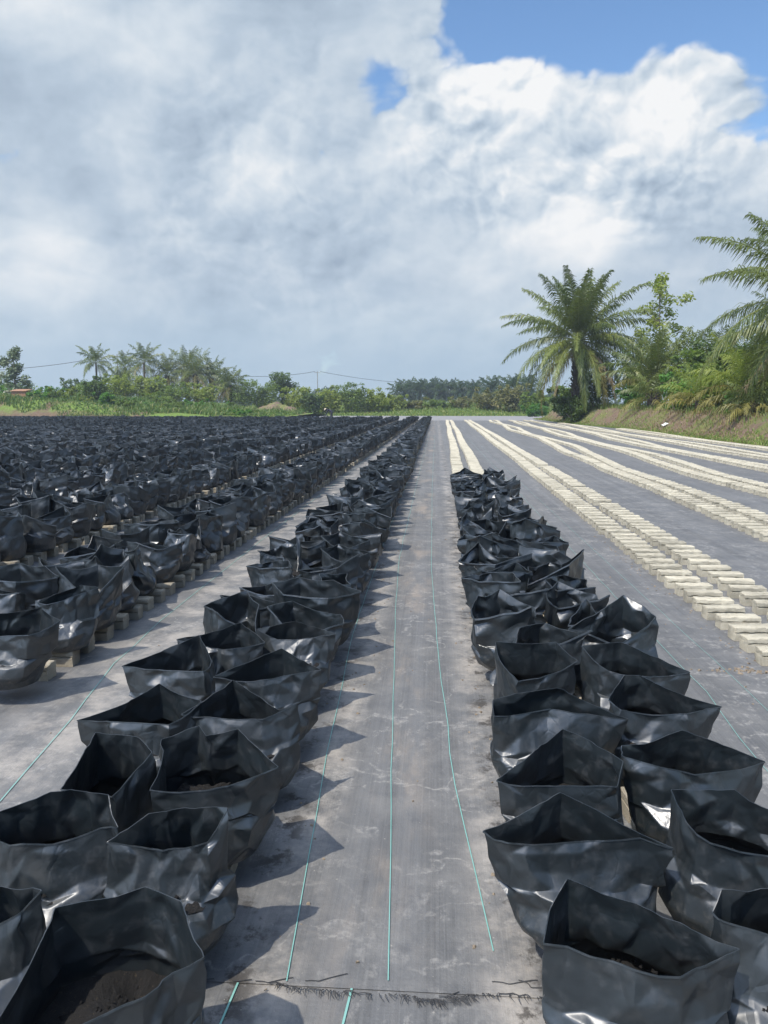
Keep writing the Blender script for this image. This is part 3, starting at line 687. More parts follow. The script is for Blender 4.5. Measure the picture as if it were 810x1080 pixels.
# everything beyond the nearest three hundred: one mass
def bag_mass(items, N, K, seed, nproto, lip, LV):
    r2 = np.random.default_rng(seed); pr = []
    for i in range(nproto):
        V, F, S, FS = bag_arrays(random_rim(r2, 0.25), N, K, seed+i, crumple=1.05, lip=lip, levels=LV)
        capV = S[:N*K]; n2 = N*K; capF = np.array([[0, j, j+1, min(j+2, n2-1)] for j in range(1, n2-2, 2)])
        pr.append((np.concatenate([V, capV]), np.concatenate([F, capF+len(V)]), len(F)))
    Vs, Fs, Ms, k = [], [], [], 0
    for it in items:
        V, F, nf = pr[r2.integers(nproto)]; a = r2.choice([0, math.pi])+r2.normal(0, 0.2); s = r2.uniform(0.92, 1.06)
        X = V*s; ca, sa = math.cos(a), math.sin(a)
        X = np.stack([X[:, 0]*ca-X[:, 1]*sa+it[1], X[:, 0]*sa+X[:, 1]*ca+it[2], X[:, 2]*r2.uniform(0.93, 1.07)*(1.10 if it[3][0] == 'S' else 1.03)+BR_H], 1)
        Vs.append(X); Fs.append(F+k); k += len(X); mi = np.zeros(len(F)); mi[nf:] = 1; Ms.append(mi)
    return np.concatenate(Vs), np.concatenate(Fs), np.concatenate(Ms)
A = bag_mass([s for s in REST if s[0] < 22], 18, 2, 900, 30, 0.008, LEVELS)
B = bag_mass([s for s in REST if 22 <= s[0] < 45], 16, 1, 950, 30, 0.011, LEVELS)
Cc = bag_mass([s for s in REST if s[0] >= 45], 11, 1, 980, 30, False, np.array([0, 0.26, 0.50, 0.56, 1.0]))
Vs = np.concatenate([A[0], B[0], Cc[0]]); Fs = np.concatenate([A[1], B[1]+len(A[0]), Cc[1]+len(A[0])+len(B[0])])
o = obj('grow_bags', mesh('grow_bags', Vs, Fs, [M_BAG, M_SOIL], np.concatenate([A[2], B[2], Cc[2]]), smooth=True, sharp=24))
tag(o, 'mass of black grow bags filling the field into the distance', 'grow bags', kind='stuff')
print('bags', len(spots), 'verts', len(Vs))

# ------------------------------------------------------------------ bricks
def brick_arrays(seed, rough=True, groove=True):
    rng = np.random.default_rng(seed); L, Wd, H = 0.265, 0.102, BR_H-0.002
    if not rough:
        b = 0.006; V = []
        for z, q in ((0, 0), (0.050, 0), (0.0515, 0.014), (0.0595, 0.014), (0.061, 0), (H-b, 0), (H, b)):
            for sx, sy in ((-1, -1), (1, -1), (1, 1), (-1, 1)): V.append([sx*(L/2-q), sy*(Wd/2-q), z])
        F = [[r*4+j, r*4+(j+1) % 4, (r+1)*4+(j+1) % 4, (r+1)*4+j] for r in range(6) for j in range(4)]+[[24, 25, 26, 27]]
        return np.array(V), np.array(F)
    b = 0.007; nx, ny, nz = 12, 6, 5
    # profile of rings from foot to top, chamfered arrises, ragged by noise; a thin frog slot runs along both long sides
    zs = [0, 0.025, 0.0500, 0.0515, 0.0595, 0.061, 0.072, H-b, H-b*0.3, H, H, H]; ins = [0.002, 0, 0, 0.014, 0.014, 0, 0, 0, b*0.35, b, 0.030, 0.045]
    ring = []
    for i in range(nx): ring.append((-1+2*i/nx, -1))
    for i in range(ny): ring.append((1, -1+2*i/ny))
    for i in range(nx): ring.append((1-2*i/nx, 1))
    for i in range(ny): ring.append((-1, 1-2*i/ny))
    n = len(ring); V = []
    for z, q in zip(zs, ins):
        for (u, v) in ring:
            long_side = abs(v) == 1 and abs(u) < 0.9
            qq = q if (z > 0.065 or long_side or q < 0.005) else 0.0
            V.append([u*(L/2-qq if z > 0.065 else L/2-0.001), v*(Wd/2-qq), z])
    V = np.array(V); V += rng.normal(0, 0.0016, V.shape); V[:n, 2] = 0
    F = [[r*n+j, r*n+(j+1) % n, (r+1)*n+(j+1) % n, (r+1)*n+j] for r in range(len(zs)-1) for j in range(n)]
    k = len(V); V = np.concatenate([V, [[0, 0, H]]])
    last = (len(zs)-1)*n
    F += [[last+j, last+(j+1) % n, k, k] for j in range(n)]
    return V, F
def brick_mesh(seed, mat):
    V, F = brick_arrays(seed); F = [f if f[2] != f[3] else f[:3] for f in F]
    return mesh('brick', V, F, mat, smooth=True, sharp=30)
CREAM = [brick_mesh(i, M_BRICK) for i in range(6)]; OLD = [brick_mesh(20+i, M_BRICK_OLD) for i in range(4)]
def poly_x(pts):
    pts = np.array(pts); return lambda y: float(np.interp(y, pts[:, 1], pts[:, 0]))
BL = []   # (x of line centre as a function of y, first y, last y, words)
def pair(edge, y0a, y0b, name, gap=0.41, yend=FAR_Y):
    f = poly_x(edge)
    BL.append((lambda y, f=f: f(y)+0.133, y0a, yend, 'left line of '+name)); BL.append((lambda y, f=f: f(y)+0.133+gap, y0b, yend, 'right line of '+name))
pair([(0.30, 2), (0.335, 12.9), (0.62, 40), (0.97, 79)], 13.15, 13.35, 'brick row behind right bags')
pair([(1.90, 3), (1.93, 6.7), (1.96, 10.3), (2.10, 19.7), (2.28, 33.5), (2.85, 80)], 4.25, 4.9, 'nearest bare brick row')
pair([(3.62, 8), (3.70, 10.1), (3.80, 14), (3.80, 18), (4.10, 22.5), (4.35, 30), (4.51, 44), (5.3, 80)], 8.75, 9.3, 'second bare brick row')
pair([(5.42, 11), (5.42, 17), (5.85, 22.8), (5.85, 28.4), (6.4, 45), (7.2, 80)], 12.4, 13.0, 'third bare brick row')
pair([(7.45, 15), (7.40, 24), (7.6, 30), (8.4, 50), (8.9, 80)], 17.8, 18.2, 'fourth bare brick row')
pair([(9.15, 18), (9.25, 28), (9.3, 37), (9.9, 55), (10.6, 80)], 20.5, 21.2, 'fifth bare brick row', yend=66)
pair([(10.85, 22), (10.95, 34), (11.2, 50), (11.7, 78)], 24.5, 25, 'sixth bare brick row', yend=50)
rng = np.random.default_rng(21); bricks = []
for fx, ya, yb, words in BL:
    y = ya; n = 0
    while y < yb:
        n += 1; wv = sstep(12, 26, y)*(1.0 if fx(20) > 3 else 0.15); x = fx(y)+rng.normal(0, 0.008)+0.16*wv*math.sin(y*0.27+round(fx(20)/1.7)*2.1)+0.03*wv*math.sin(y*0.8+fx(20))
        sl = (fx(y+0.3)-fx(y-0.3))/0.6
        if n > 14 and rng.random() < 0.025: y += 0.238; n -= 1; continue
        bricks.append((math.hypot(x, y), x, y, -math.atan(sl)*0.6+rng.normal(0, 0.05), n, words, False))
        y += 0.245+rng.normal(0, 0.013)
# bricks under the bags (their ends stick out along the row edges)
for ln, x0, k, ya, yb, words in LINES:
    y = (1.3 if ln[0] in 'RL' else ya-0.75 if ln[:2] == 'S0' else ya-0.1); n = 0
    show = ln.endswith('a') or ln == 'RB' or ln == 'LB'
    while y < yb:
        x = x0+k*y+rng.normal(0, 0.008)+(0.03 if (ln[0] == 'S' and ln.endswith('a')) else {'LA': -0.07, 'RA': 0.05, 'RB': -0.03}.get(ln, 0))
        if x > left_edge(y)-2.0 and (show or y < 12):
            v = ln in ('S0a', 'S1a', 'S2a', 'S3a') and x > left_edge(y)+0.15
            if v: n += 1
            bricks.append((math.hypot(x, y) if v else 999, x, y, rng.normal(0, 0.05), n, words, True))
        y += 0.238+rng.normal(0, 0.008)
bricks.sort(key=lambda b: b[0])
GB, GU = 'cream bricks laid out in rows on the mat', 'weathered bricks under the bag rows'
for i, (d_, x, y, a, n, words, old) in enumerate(bricks[:300]):
    o = obj('brick', (OLD if old else CREAM)[i % (4 if old else 6)]); o.location = (x, y, 0.001); o.rotation_euler = (0, 0, a+(math.pi if r3.random() < 0.5 else 0))
    if old:
        tag(o, '%s brick end from the front, under %s' % (ordinal(n), words), 'brick', GU)
    else:
        tag(o, '%s cream brick from the front, %s' % (ordinal(n), words), 'brick', GB)
bv, bf = brick_arrays(0, rough=False)
Vs, Fs, Ms = [], [], []
for i, (d_, x, y, a, n, words, old) in enumerate(bricks[300:]):
    ca, sa = math.cos(a), math.sin(a)
    Vs.append(np.stack([bv[:, 0]*ca-bv[:, 1]*sa+x, bv[:, 0]*sa+bv[:, 1]*ca+y, bv[:, 2]+0.001], 1)); Fs.append(bf+i*len(bv)); Ms += [1 if old else 0]*len(bf)
o = obj('bricks', mesh('bricks', np.concatenate(Vs), np.concatenate(Fs), [M_BRICK, M_BRICK_OLD], Ms, smooth=False))
tag(o, 'rows of cream bricks running to the far end of the mat', 'bricks', kind='stuff')
print('bricks', len(bricks))

# ------------------------------------------------------------------ small debris on the mat
rng = np.random.default_rng(31); parts = []
def chip(x, y, s):
    th = np.sort(rng.uniform(0, 6.28, 5)); r = s*rng.uniform(0.6, 1, 5)
    b = np.stack([x+r*np.cos(th), y+r*np.sin(th), np.full(5, 0.001)], 1); tp = np.stack([x+0.6*r*np.cos(th), y+0.6*r*np.sin(th), np.full(5, s*rng.uniform(0.3, 0.6)+0.002)], 1)
    V = np.concatenate([b, tp, [[x, y, s*0.5+0.002]]])
    F = [[j, (j+1) % 5, 5+(j+1) % 5, 5+j] for j in range(5)]
    F += [[5, 6, 7, 10], [7, 8, 9, 10], [9, 5, 10, 10]]
    return V, F
Vd, Fd = [], []
def add_chip(x, y, s):
    V, F = chip(x, y, s); k = len(Vd); Vd.extend(V.tolist()); Fd.extend([[i+k for i in (f if f[2] != f[3] else f[:3])] for f in F])
for k in range(230):
    y = rng.uniform(1.75, 9); x = rng.choice([rng.normal(-0.44, 0.07), rng.normal(0.24, 0.05), rng.uniform(-0.5, 0.25), rng.normal(-1.6, 0.2), rng.uniform(1.1, 1.9)], p=[.3, .25, .12, .13, .2]); add_chip(x, y, abs(rng.normal(0.0045, 0.0028))+0.002)
for k in range(60): add_chip(rng.normal(1.75, 0.16), rng.normal(4.35, 0.03), abs(rng.normal(0.008, 0.004))+0.003)
for k in range(90):
    y = rng.uniform(4.3, 9); add_chip(1.86+rng.normal(0, 0.03), y, abs(rng.normal(0.006, 0.003))+0.002)
o = obj('debris', mesh('debris', np.array(Vd), Fd, M_STONE, smooth=False)); tag(o, 'scattered soil crumbs and chips lying on the woven mat', 'debris', kind='stuff')

# ------------------------------------------------------------------ vegetation
def leaves(centres, spread, n, size, rng, flat=0.75, aspect=2.0, tint_lo=0.0, tint_hi=1.0):
    """n leaf faces scattered through clumps; each leaf is a folded rhomb of its own colour"""
    centres = np.asarray(centres, float); idx = rng.integers(0, len(centres), n)
    spread = np.broadcast_to(np.asarray(spread, float), (len(centres),))
    off = rng.normal(0, 1, (n, 3)); off /= np.linalg.norm(off, axis=1, keepdims=True)+1e-9; off *= (rng.random(n)**0.45)[:, None]
    off[:, 2] *= 0.8
    P = centres[idx]+off*spread[idx][:, None]
    nrm = rng.normal(0, 1, (n, 3)); nrm[:, 2] = np.abs(nrm[:, 2])+flat; nrm += off*0.8; nrm /= np.linalg.norm(nrm, axis=1, keepdims=True)
    a = np.cross(nrm, rng.normal(0, 1, (n, 3))); a /= np.linalg.norm(a, axis=1, keepdims=True)+1e-9; b = np.cross(nrm, a)
    s = size*rng.uniform(0.6, 1.3, n)[:, None]
    q = [P-a*s*0.5, P+b*s*0.5/aspect, P+a*s*0.5-nrm*s*0.12, P-b*s*0.5/aspect]
    V = np.stack(q, 1).reshape(-1, 3); F = np.arange(4*n).reshape(n, 4)
    ct = rng.uniform(tint_lo, tint_hi, len(centres))
    T = np.repeat(np.clip(ct[idx]*0.6+rng.random(n)*0.4*(tint_hi-tint_lo), 0, 1), 4)
    return V, F, T
def blob_clumps(rng, n, rx, ry, rz, z0, shape=0.6):
    d = rng.normal(0, 1, (n, 3)); d /= np.linalg.norm(d, axis=1, keepdims=True); d *= (rng.random(n)**shape)[:, None]
    return np.stack([d[:, 0]*rx, d[:, 1]*ry, z0+d[:, 2]*rz], 1)
def bush(name, loc, w, h, mat, label, cat='bush', group=None, seed=0, leaf=0.22, n=2600, stems=True, depth=None, dens=1.0):
    rng = np.random.default_rng(seed); root = empty(name, loc); tag(root, label, cat, group)
    d = depth or w*0.8; k = max(9, int(w*h*4))
    cl = blob_clumps(rng, k, w*0.42, d*0.42, h*0.40, h*0.52, 0.5); cl[:, 2] = np.maximum(cl[:, 2], 0.12*h)
    q = max(3, k//5); ax = rng.uniform(-0.45, 0.45, q)*w
    cl[:q] = np.stack([ax, rng.uniform(-0.3, 0.3, q)*d, h*rng.uniform(0.7, 1.12, q)], 1)
    V, F, T = leaves(cl, np.concatenate([rng.uniform(0.08, 0.16, q), rng.uniform(0.15, 0.30, k-q)])*min(w, h), int(n*dens), leaf*rng.uniform(0.75, 1.2), rng, tint_lo=rng.uniform(0, 0.25), tint_hi=rng.uniform(0.8, 1.0))
    V[:, 2] = np.maximum(V[:, 2], -0.1)
    obj('foliage', mesh('foliage', V, F, mat, smooth=False, tint=T), root)
    if stems:
        ps = []
        for i in range(6):
            c = cl[rng.integers(k)]; b = np.array([rng.normal(0, w*0.06), rng.normal(0, w*0.06), -0.2])
            ps.append(tube([b, b*0.5+c*0.5+rng.normal(0, 0.1, 3), c], [0.05, 0.035, 0.015], 5))
        V, F, _ = join(ps); obj('stem', mesh('stem', V, F, M_BARK), root)
    return root
def frond(rng, base, az, e0, L, droop, nl, leaf_len, leaf_w, twist=0.0, hang=0.45):
    """one feather leaf: a curved midrib with two ranks of drooping leaflets"""
    K = 14; s = np.linspace(0, 1, K); ang = e0-droop*s**1.35
    d = np.stack([np.cos(ang)*math.cos(az), np.cos(ang)*math.sin(az), np.sin(ang)], 1)
    pts = base+np.concatenate([[[0, 0, 0]], np.cumsum((d[:-1]+d[1:])/2*L/(K-1), 0)])
    side = np.array([-math.sin(az), math.cos(az), 0]); u = np.linspace(0.13, 1.0, nl)
    V, F, T = [], [], []
    t0 = rng.uniform(0.1, 0.75)
    for sg in (-1, 1):
        x = np.stack([np.interp(u, s, pts[:, i]) for i in range(3)], 1); tg = np.stack([np.interp(u, s, d[:, i]) for i in range(3)], 1)
        upn = np.cross(np.broadcast_to(side, tg.shape), tg)*-1.0; upn = np.where(upn[:, 2:3] < 0, -upn, upn) if False else upn
        prof = np.clip(np.sin(np.clip(u*1.08, 0, 1)**0.75*math.pi*0.93)+0.22, 0.12, 1.1)
        ll = (leaf_len*prof*rng.uniform(0.8, 1.15, nl))[:, None]
        lift = rng.normal(0.12, 0.30, nl)[:, None]
        dr = sg*side*0.72+tg*(0.55+0.5*u[:, None]**2)+upn*lift+np.array([0, 0, -0.30]); dr /= np.linalg.norm(dr, axis=1, keepdims=True)
        d2 = dr*0.8+np.array([0, 0, -hang*2.4])*rng.uniform(0.6, 1.3, nl)[:, None]; d2 /= np.linalg.norm(d2, axis=1, keepdims=True)
        m_ = x+dr*ll*0.5; e_ = m_+d2*ll*0.5
        w = tg*leaf_w*0.5
        k = len(V)*0
        q = np.stack([x-w*0.6, x+w*0.6, m_+w, m_-w, e_+w*0.12, e_-w*0.12], 1).reshape(-1, 3)
        i = np.arange(nl)*6
        f = np.concatenate([np.stack([i, i+1, i+2, i+3], 1), np.stack([i+3, i+2, i+4, i+5], 1)])
        V.append(q); F.append(f); T.append(np.repeat(np.clip(t0+rng.normal(0, 0.10, nl), 0, 0.9), 6))
    rv, rf = tube(pts, np.linspace(0.055, 0.012, K)*L/6, 5)
    V.append(rv); F.append(rf); T.append(np.full(len(rv), 0.85))
    return join(list(zip(V, F, T)))
def palm(name, loc, heart_z, L, label, cat='palm tree', group=None, seed=0, nf=40, nl=46, e_range=(86, -35), droop=(0.7, 1.5), leaf=0.95, lw=0.055,
         trunk_r=0.32, old=8, mat=None, hang=0.45, dry=5, coconut=False, lean=(0, 0)):
    rng = np.random.default_rng(seed); root = empty(name, loc); tag(root, label, cat, group)
    H = np.array([lean[0], lean[1], heart_z]); parts, yel, dr_ = [], [], []
    for i in range(nf):
        f = i/max(1, nf-1); az = i*2.39996+rng.normal(0, 0.16); e0 = R(e_range[0]+(e_range[1]-e_range[0])*f**0.9+rng.normal(0, 4))
        dp = droop[0]+(droop[1]-droop[0])*min(1, f*1.6)*rng.uniform(0.85, 1.12)
        fr = frond(rng, H+np.array([math.cos(az)*0.12, math.sin(az)*0.12, 0.25-0.5*f]), az, e0, L*rng.uniform(0.9, 1.07)*(0.82 if f < 0.1 else 1), dp, nl, leaf, lw, hang=hang)
        (yel if i >= nf-old else parts).append(fr)
    V, F, T = join(parts); obj('crown', mesh('crown', V, F, mat or M_FROND, smooth=False, tint=T), root)
    if yel:
        V, F, T = join(yel); obj('yellow_fronds', mesh('yellow_fronds', V, F, M_FROND_Y, smooth=False, tint=T), root)
    if dry:
        ps = [frond(rng, H+np.array([0, 0, -0.45]), rng.uniform(0, 6.28), R(rng.uniform(-45, -20)), L*rng.uniform(0.75, 0.95), rng.uniform(0.7, 1.1), max(14, nl*2//3), leaf*0.8, lw, hang=0.9) for _ in range(dry)]
        V, F, T = join(ps); obj('dry_fronds', mesh('dry_fronds', V, F, M_FROND_DRY, smooth=False, tint=T), root)
    K = 18; s = np.linspace(-0.05, 1, K)
    pts = np.stack([lean[0]*s**1.6*np.sign(s).clip(0) if False else lean[0]*np.abs(s)**1.6, lean[1]*np.abs(s)**1.6, s*heart_z], 1)
    rad = trunk_r*(1.0+0.28*np.exp(-s*7)+(0.12*s if not coconut else -0.25*s))
    tv, tf = tube(pts, rad, 10); ps = [(tv, tf)]
    if not coconut:                                     # stubs of cut fronds spiralling up the trunk
        for i in range(int(heart_z*11)):
            z = heart_z*(0.12+0.86*(i+0.5)/(heart_z*11)); a = i*2.39996; r = np.interp(z/heart_z, s, rad)
            b = np.array([lean[0]*(z/heart_z)**1.6, lean[1]*(z/heart_z)**1.6, z]); o_ = np.array([math.cos(a), math.sin(a), 0])
            ps.append(tube([b+o_*r*0.8, b+o_*(r*1.25)+[0, 0, 0.16], b+o_*(r*1.42)+[0, 0, 0.34]], [0.11, 0.085, 0.05], 5))
    V, F, _ = join(ps); obj('trunk', mesh('trunk', V, F, M_PALMTRUNK if not coconut else M_BARK), root)
    return root
def tree(name, loc, h, label, crown_clumps, spread, n, leaf, mat, cat='tree', seed=0, trunk_r=0.12, group=None, limbs=12):
    rng = np.random.default_rng(seed); root = empty(name, loc); tag(root, label, cat, group)
    cl = np.asarray(crown_clumps, float)
    V, F, T = leaves(cl, spread, n, leaf, rng); obj('crown', mesh('crown', V, F, mat, smooth=False, tint=T), root)
    K = 10; s = np.linspace(0, 1, K); top = cl[np.argmax(cl[:, 2])]
    pts = np.stack([top[0]*s**2+0.12*np.sin(s*5), top[1]*s**2+0.1*np.cos(s*4)-0.1, s*top[2]*0.97-0.1], 1)
    ps = [tube(pts, trunk_r*(1.15-s), 7)]
    for c in cl[rng.permutation(len(cl))[:limbs]]:
        zz = np.clip(c[2]-np.linalg.norm(c[:2]-0)*0.7-0.2, top[2]*0.25, top[2]*0.9); b = np.array([np.interp(zz, pts[:, 2], pts[:, i]) for i in range(3)])
        ps.append(tube([b, (b+c)/2+np.array([0, 0, -0.1]), c], [trunk_r*0.42, trunk_r*0.28, 0.012], 5))
    V, F, _ = join(ps); obj('trunk', mesh('trunk', V, F, M_BARK), root)
    return root
def far(x, y, k=1.11): return (x*k, y*k, float(bank_r(np.array(x*k), np.array(y*k)))-0.05)
def zr(x, y): return float(bank_r(np.array(float(x)), np.array(float(y))))

# the big oil palm and the one at the right edge
palm('oil_palm', (12.05, 68, zr(12.05, 68)-0.1), 6.75, 6.7, 'big round-headed oil palm standing alone at the far end of the bank', seed=3, nf=54, nl=86, old=4, dry=5, e_range=(88, -36), droop=(0.45, 1.2), leaf=1.05, lw=0.08, trunk_r=0.32)
palm('oil_palm', (17.1, 36.5, zr(17.1, 36.5)-0.1), 4.9, 6.0, 'tall oil palm with long fronds cut off by the right picture edge', seed=12, nf=44, nl=110, old=4, dry=3, e_range=(86, -40), droop=(0.6, 1.35), leaf=0.95, lw=0.05, trunk_r=0.40)
# lower palms and shrubs along the top of the bank
palm('oil_palm', far(14.6, 53), 2.2, 4.4, 'dark upright young palm just right of the big oil palm', seed=21, nf=26, nl=40, old=2, dry=1, e_range=(88, 25), droop=(0.3, 1.0), leaf=0.9, lw=0.07, trunk_r=0.3)
palm('oil_palm', far(17.6, 52), 3.0, 4.2, 'dark drooping palm below the slim tree', seed=22, nf=30, nl=38, old=3, dry=1, e_range=(80, -10), droop=(0.6, 1.4), leaf=0.9, lw=0.07, trunk_r=0.3)
palm('oil_palm', far(14.4, 37), 1.3, 3.3, 'golden-green young palm under the fronds at the right', seed=23, nf=24, nl=40, old=7, dry=2, e_range=(85, 5), droop=(0.5, 1.5), leaf=0.7, lw=0.05, trunk_r=0.22, mat=M_LEAF_Y)
palm('oil_palm', far(13.6, 41), 0.8, 2.7, 'yellowish young palm fanning up left of the golden palm', seed=24, nf=18, nl=36, old=6, dry=1, e_range=(85, 20), droop=(0.5, 1.4), leaf=0.6, lw=0.05, trunk_r=0.2, mat=M_LEAF_Y)
palm('oil_palm', far(13.3, 49), 0.9, 2.6, 'squat yellow-green palm on the bank below the dark upright palm', seed=25, nf=18, nl=32, old=5, dry=1, e_range=(80, 5), droop=(0.6, 1.6), leaf=0.6, lw=0.055, trunk_r=0.2)
palm('oil_palm', far(12.95, 33), 0.45, 1.7, 'low arching palm with straw-coloured lower fronds on the bank edge at right', seed=26, nf=16, nl=34, old=9, dry=4, e_range=(75, 0), droop=(0.9, 2.0), leaf=0.5, lw=0.045, trunk_r=0.16)
palm('oil_palm', far(20.5, 46), 3.6, 4.6, 'palm half hidden behind the long fronds at right', seed=27, nf=28, nl=36, old=3, dry=1, e_range=(82, -15), droop=(0.6, 1.3), leaf=0.9, lw=0.07, trunk_r=0.3)
rng = np.random.default_rng(77)
cl = [(rng.normal(0, 0.35+0.9*(1-s)*0.6), rng.normal(0, 0.6), 3.6+s*6.6) for s in np.linspace(0, 1, 26)]+[(0.1, 0, 10.5), (1.7, 0, 8.7), (2.3, 0.1, 9.0), (-1.2, 0.2, 8.0), (1.3, 0, 6.5), (-1.3, 0, 5.9)]
tree('slim_tree', (17.9, 65, zr(17.9, 65)), 11, 'slim open-branched tree rising behind the palms right of centre', cl, 0.62, 1900, 0.34, M_LEAF_Y, seed=5, trunk_r=0.11, limbs=20)
VEG_R = [
 (10.6, 57.5, 3.0, 1.9, M_LEAF_D, 'dark shrub standing just before the trunk of the big oil palm'),  # x, y, width, height, material, label
 (12.6, 62.5, 3.8, 2.9, M_LEAF_D, 'dark shrub filling the shade beneath the big oil palm'),
 (10.9, 66, 2.6, 2.0, M_LEAF_D, 'dark shrub at the left foot of the big oil palm'),
 (15.2, 58, 4.5, 3.8, M_LEAF_D, 'tall dark shrub between the big oil palm and upright palm'),
 (12.9, 52, 1.8, 1.5, M_LEAF_B, 'small bright shrub on the bank right of the big oil palm'),
 (14.0, 45, 2.6, 1.9, M_LEAF_B, 'bright broadleaf shrub in the middle of the right bank'),
 (15.6, 47, 3.6, 2.8, M_LEAF_M, 'mid-green shrub behind the bright broadleaf shrub'),
 (17.5, 48, 4.4, 3.6, M_LEAF_D, 'tall dark shrub below the slim tree'),
 (13.3, 43, 1.5, 1.0, M_LEAF_M, 'low light-green plant on the bank top near the litter'),
 (14.4, 40, 2.2, 1.7, M_LEAF_M, 'rounded green shrub left of the golden young palm'),
 (16.0, 40, 3.0, 2.6, M_LEAF_D, 'dark shrub behind the golden young palm'),
 (13.2, 35.4, 1.0, 0.8, M_LEAF_B, 'small bright plant beside the straw-coloured palm'),
 (14.2, 34, 2.2, 1.8, M_LEAF_M, 'green shrub at the right edge above the bank'),
 (15.6, 32, 2.6, 2.0, M_LEAF_D, 'dark shrub under the palm at the right edge'),
 (20.5, 55, 5.5, 4.4, M_LEAF_D, 'large dark thicket shrub behind the slim tree'),
 (24.0, 56, 6.0, 4.0, M_LEAF_M, 'broad green thicket shrub seen between the right palms'),
 (19.5, 40, 4.0, 3.4, M_LEAF_D, 'tall dark shrub behind the right edge palm'),
 (11.6, 70, 3.0, 2.0, M_LEAF_M, 'green shrub seen past the trunk of the big oil palm'),
]
for i, (x, y, w, h, mm, lb) in enumerate(VEG_R):
    bush('shrub', far(x, y) if i else (11.75, 66.2, zr(11.75, 66.2)-0.05), w*1.25, h*1.2, mm, lb, 'shrub', 'shrubs on the right bank', 300+i, leaf=0.17+0.0022*y, n=1500+int(500*w))

# far left and middle background
tree('pale_tree', (-53.2, 95, 1.2), 7, 'pale-leaved tree with open crown at the far left edge',
     [(np.cos(a)*r_*2.9, np.sin(a)*r_*2.2, z_) for a, r_, z_ in zip(rng.uniform(0, 6.28, 44), np.sqrt(rng.random(44))*np.linspace(1.15, 0.25, 44), np.linspace(1.6, 7.3, 44))], 0.60, 3600, 0.36, M_LEAF_P, seed=8, trunk_r=0.16, limbs=24)
def zl(x, y): return float(bank_l(np.array(float(x)), np.array(float(y))))
palm('coconut_palm', (-53.6, 120, 1.4), 6.9, 3.4, 'coconut palm with star-shaped crown left of the utility pole', seed=31, nf=22, nl=26, old=0, dry=1, e_range=(85, -25), droop=(0.5, 1.2), leaf=0.75, lw=0.10, trunk_r=0.18, coconut=True)
palm('coconut_palm', (-51.4, 126, 1.4), 6.5, 3.2, 'narrower coconut palm standing right beside the utility pole', seed=32, nf=20, nl=26, old=0, dry=1, e_range=(85, -20), droop=(0.5, 1.2), leaf=0.7, lw=0.10, trunk_r=0.18, coconut=True)
palm('coconut_palm', (-46.6, 122, 1.4), 7.0, 3.8, 'tall coconut palm at the left end of the palm clump', seed=33, nf=22, nl=26, old=2, dry=3, e_range=(86, -30), droop=(0.5, 1.3), leaf=0.8, lw=0.10, trunk_r=0.2, coconut=True)
for i, (x, y, hz, L, lb) in enumerate([
    (-43.6, 124, 5.2, 4.6, 'oil palm with straw-coloured skirt, left in the far palm clump'),
    (-41.0, 126, 6.0, 4.8, 'oil palm with the highest head in the far palm clump'),
    (-38.6, 123, 5.4, 4.6, 'oil palm at the right of the far palm clump'),
    (-36.6, 125, 4.8, 4.0, 'smaller oil palm ending the far palm clump on its right'),
    (-32.8, 122, 3.6, 3.4, 'yellowish low palm right of the far palm clump'),
    (-48.6, 118, 3.4, 3.2, 'low palm between the coconut palms')]):
    palm('oil_palm', (x, y, 1.2), hz, L, lb, seed=41+i, nf=28, nl=26, old=7, dry=5, e_range=(85, -25), droop=(0.5, 1.3), leaf=0.9, lw=0.10, trunk_r=0.3, group='palms in the far clump')
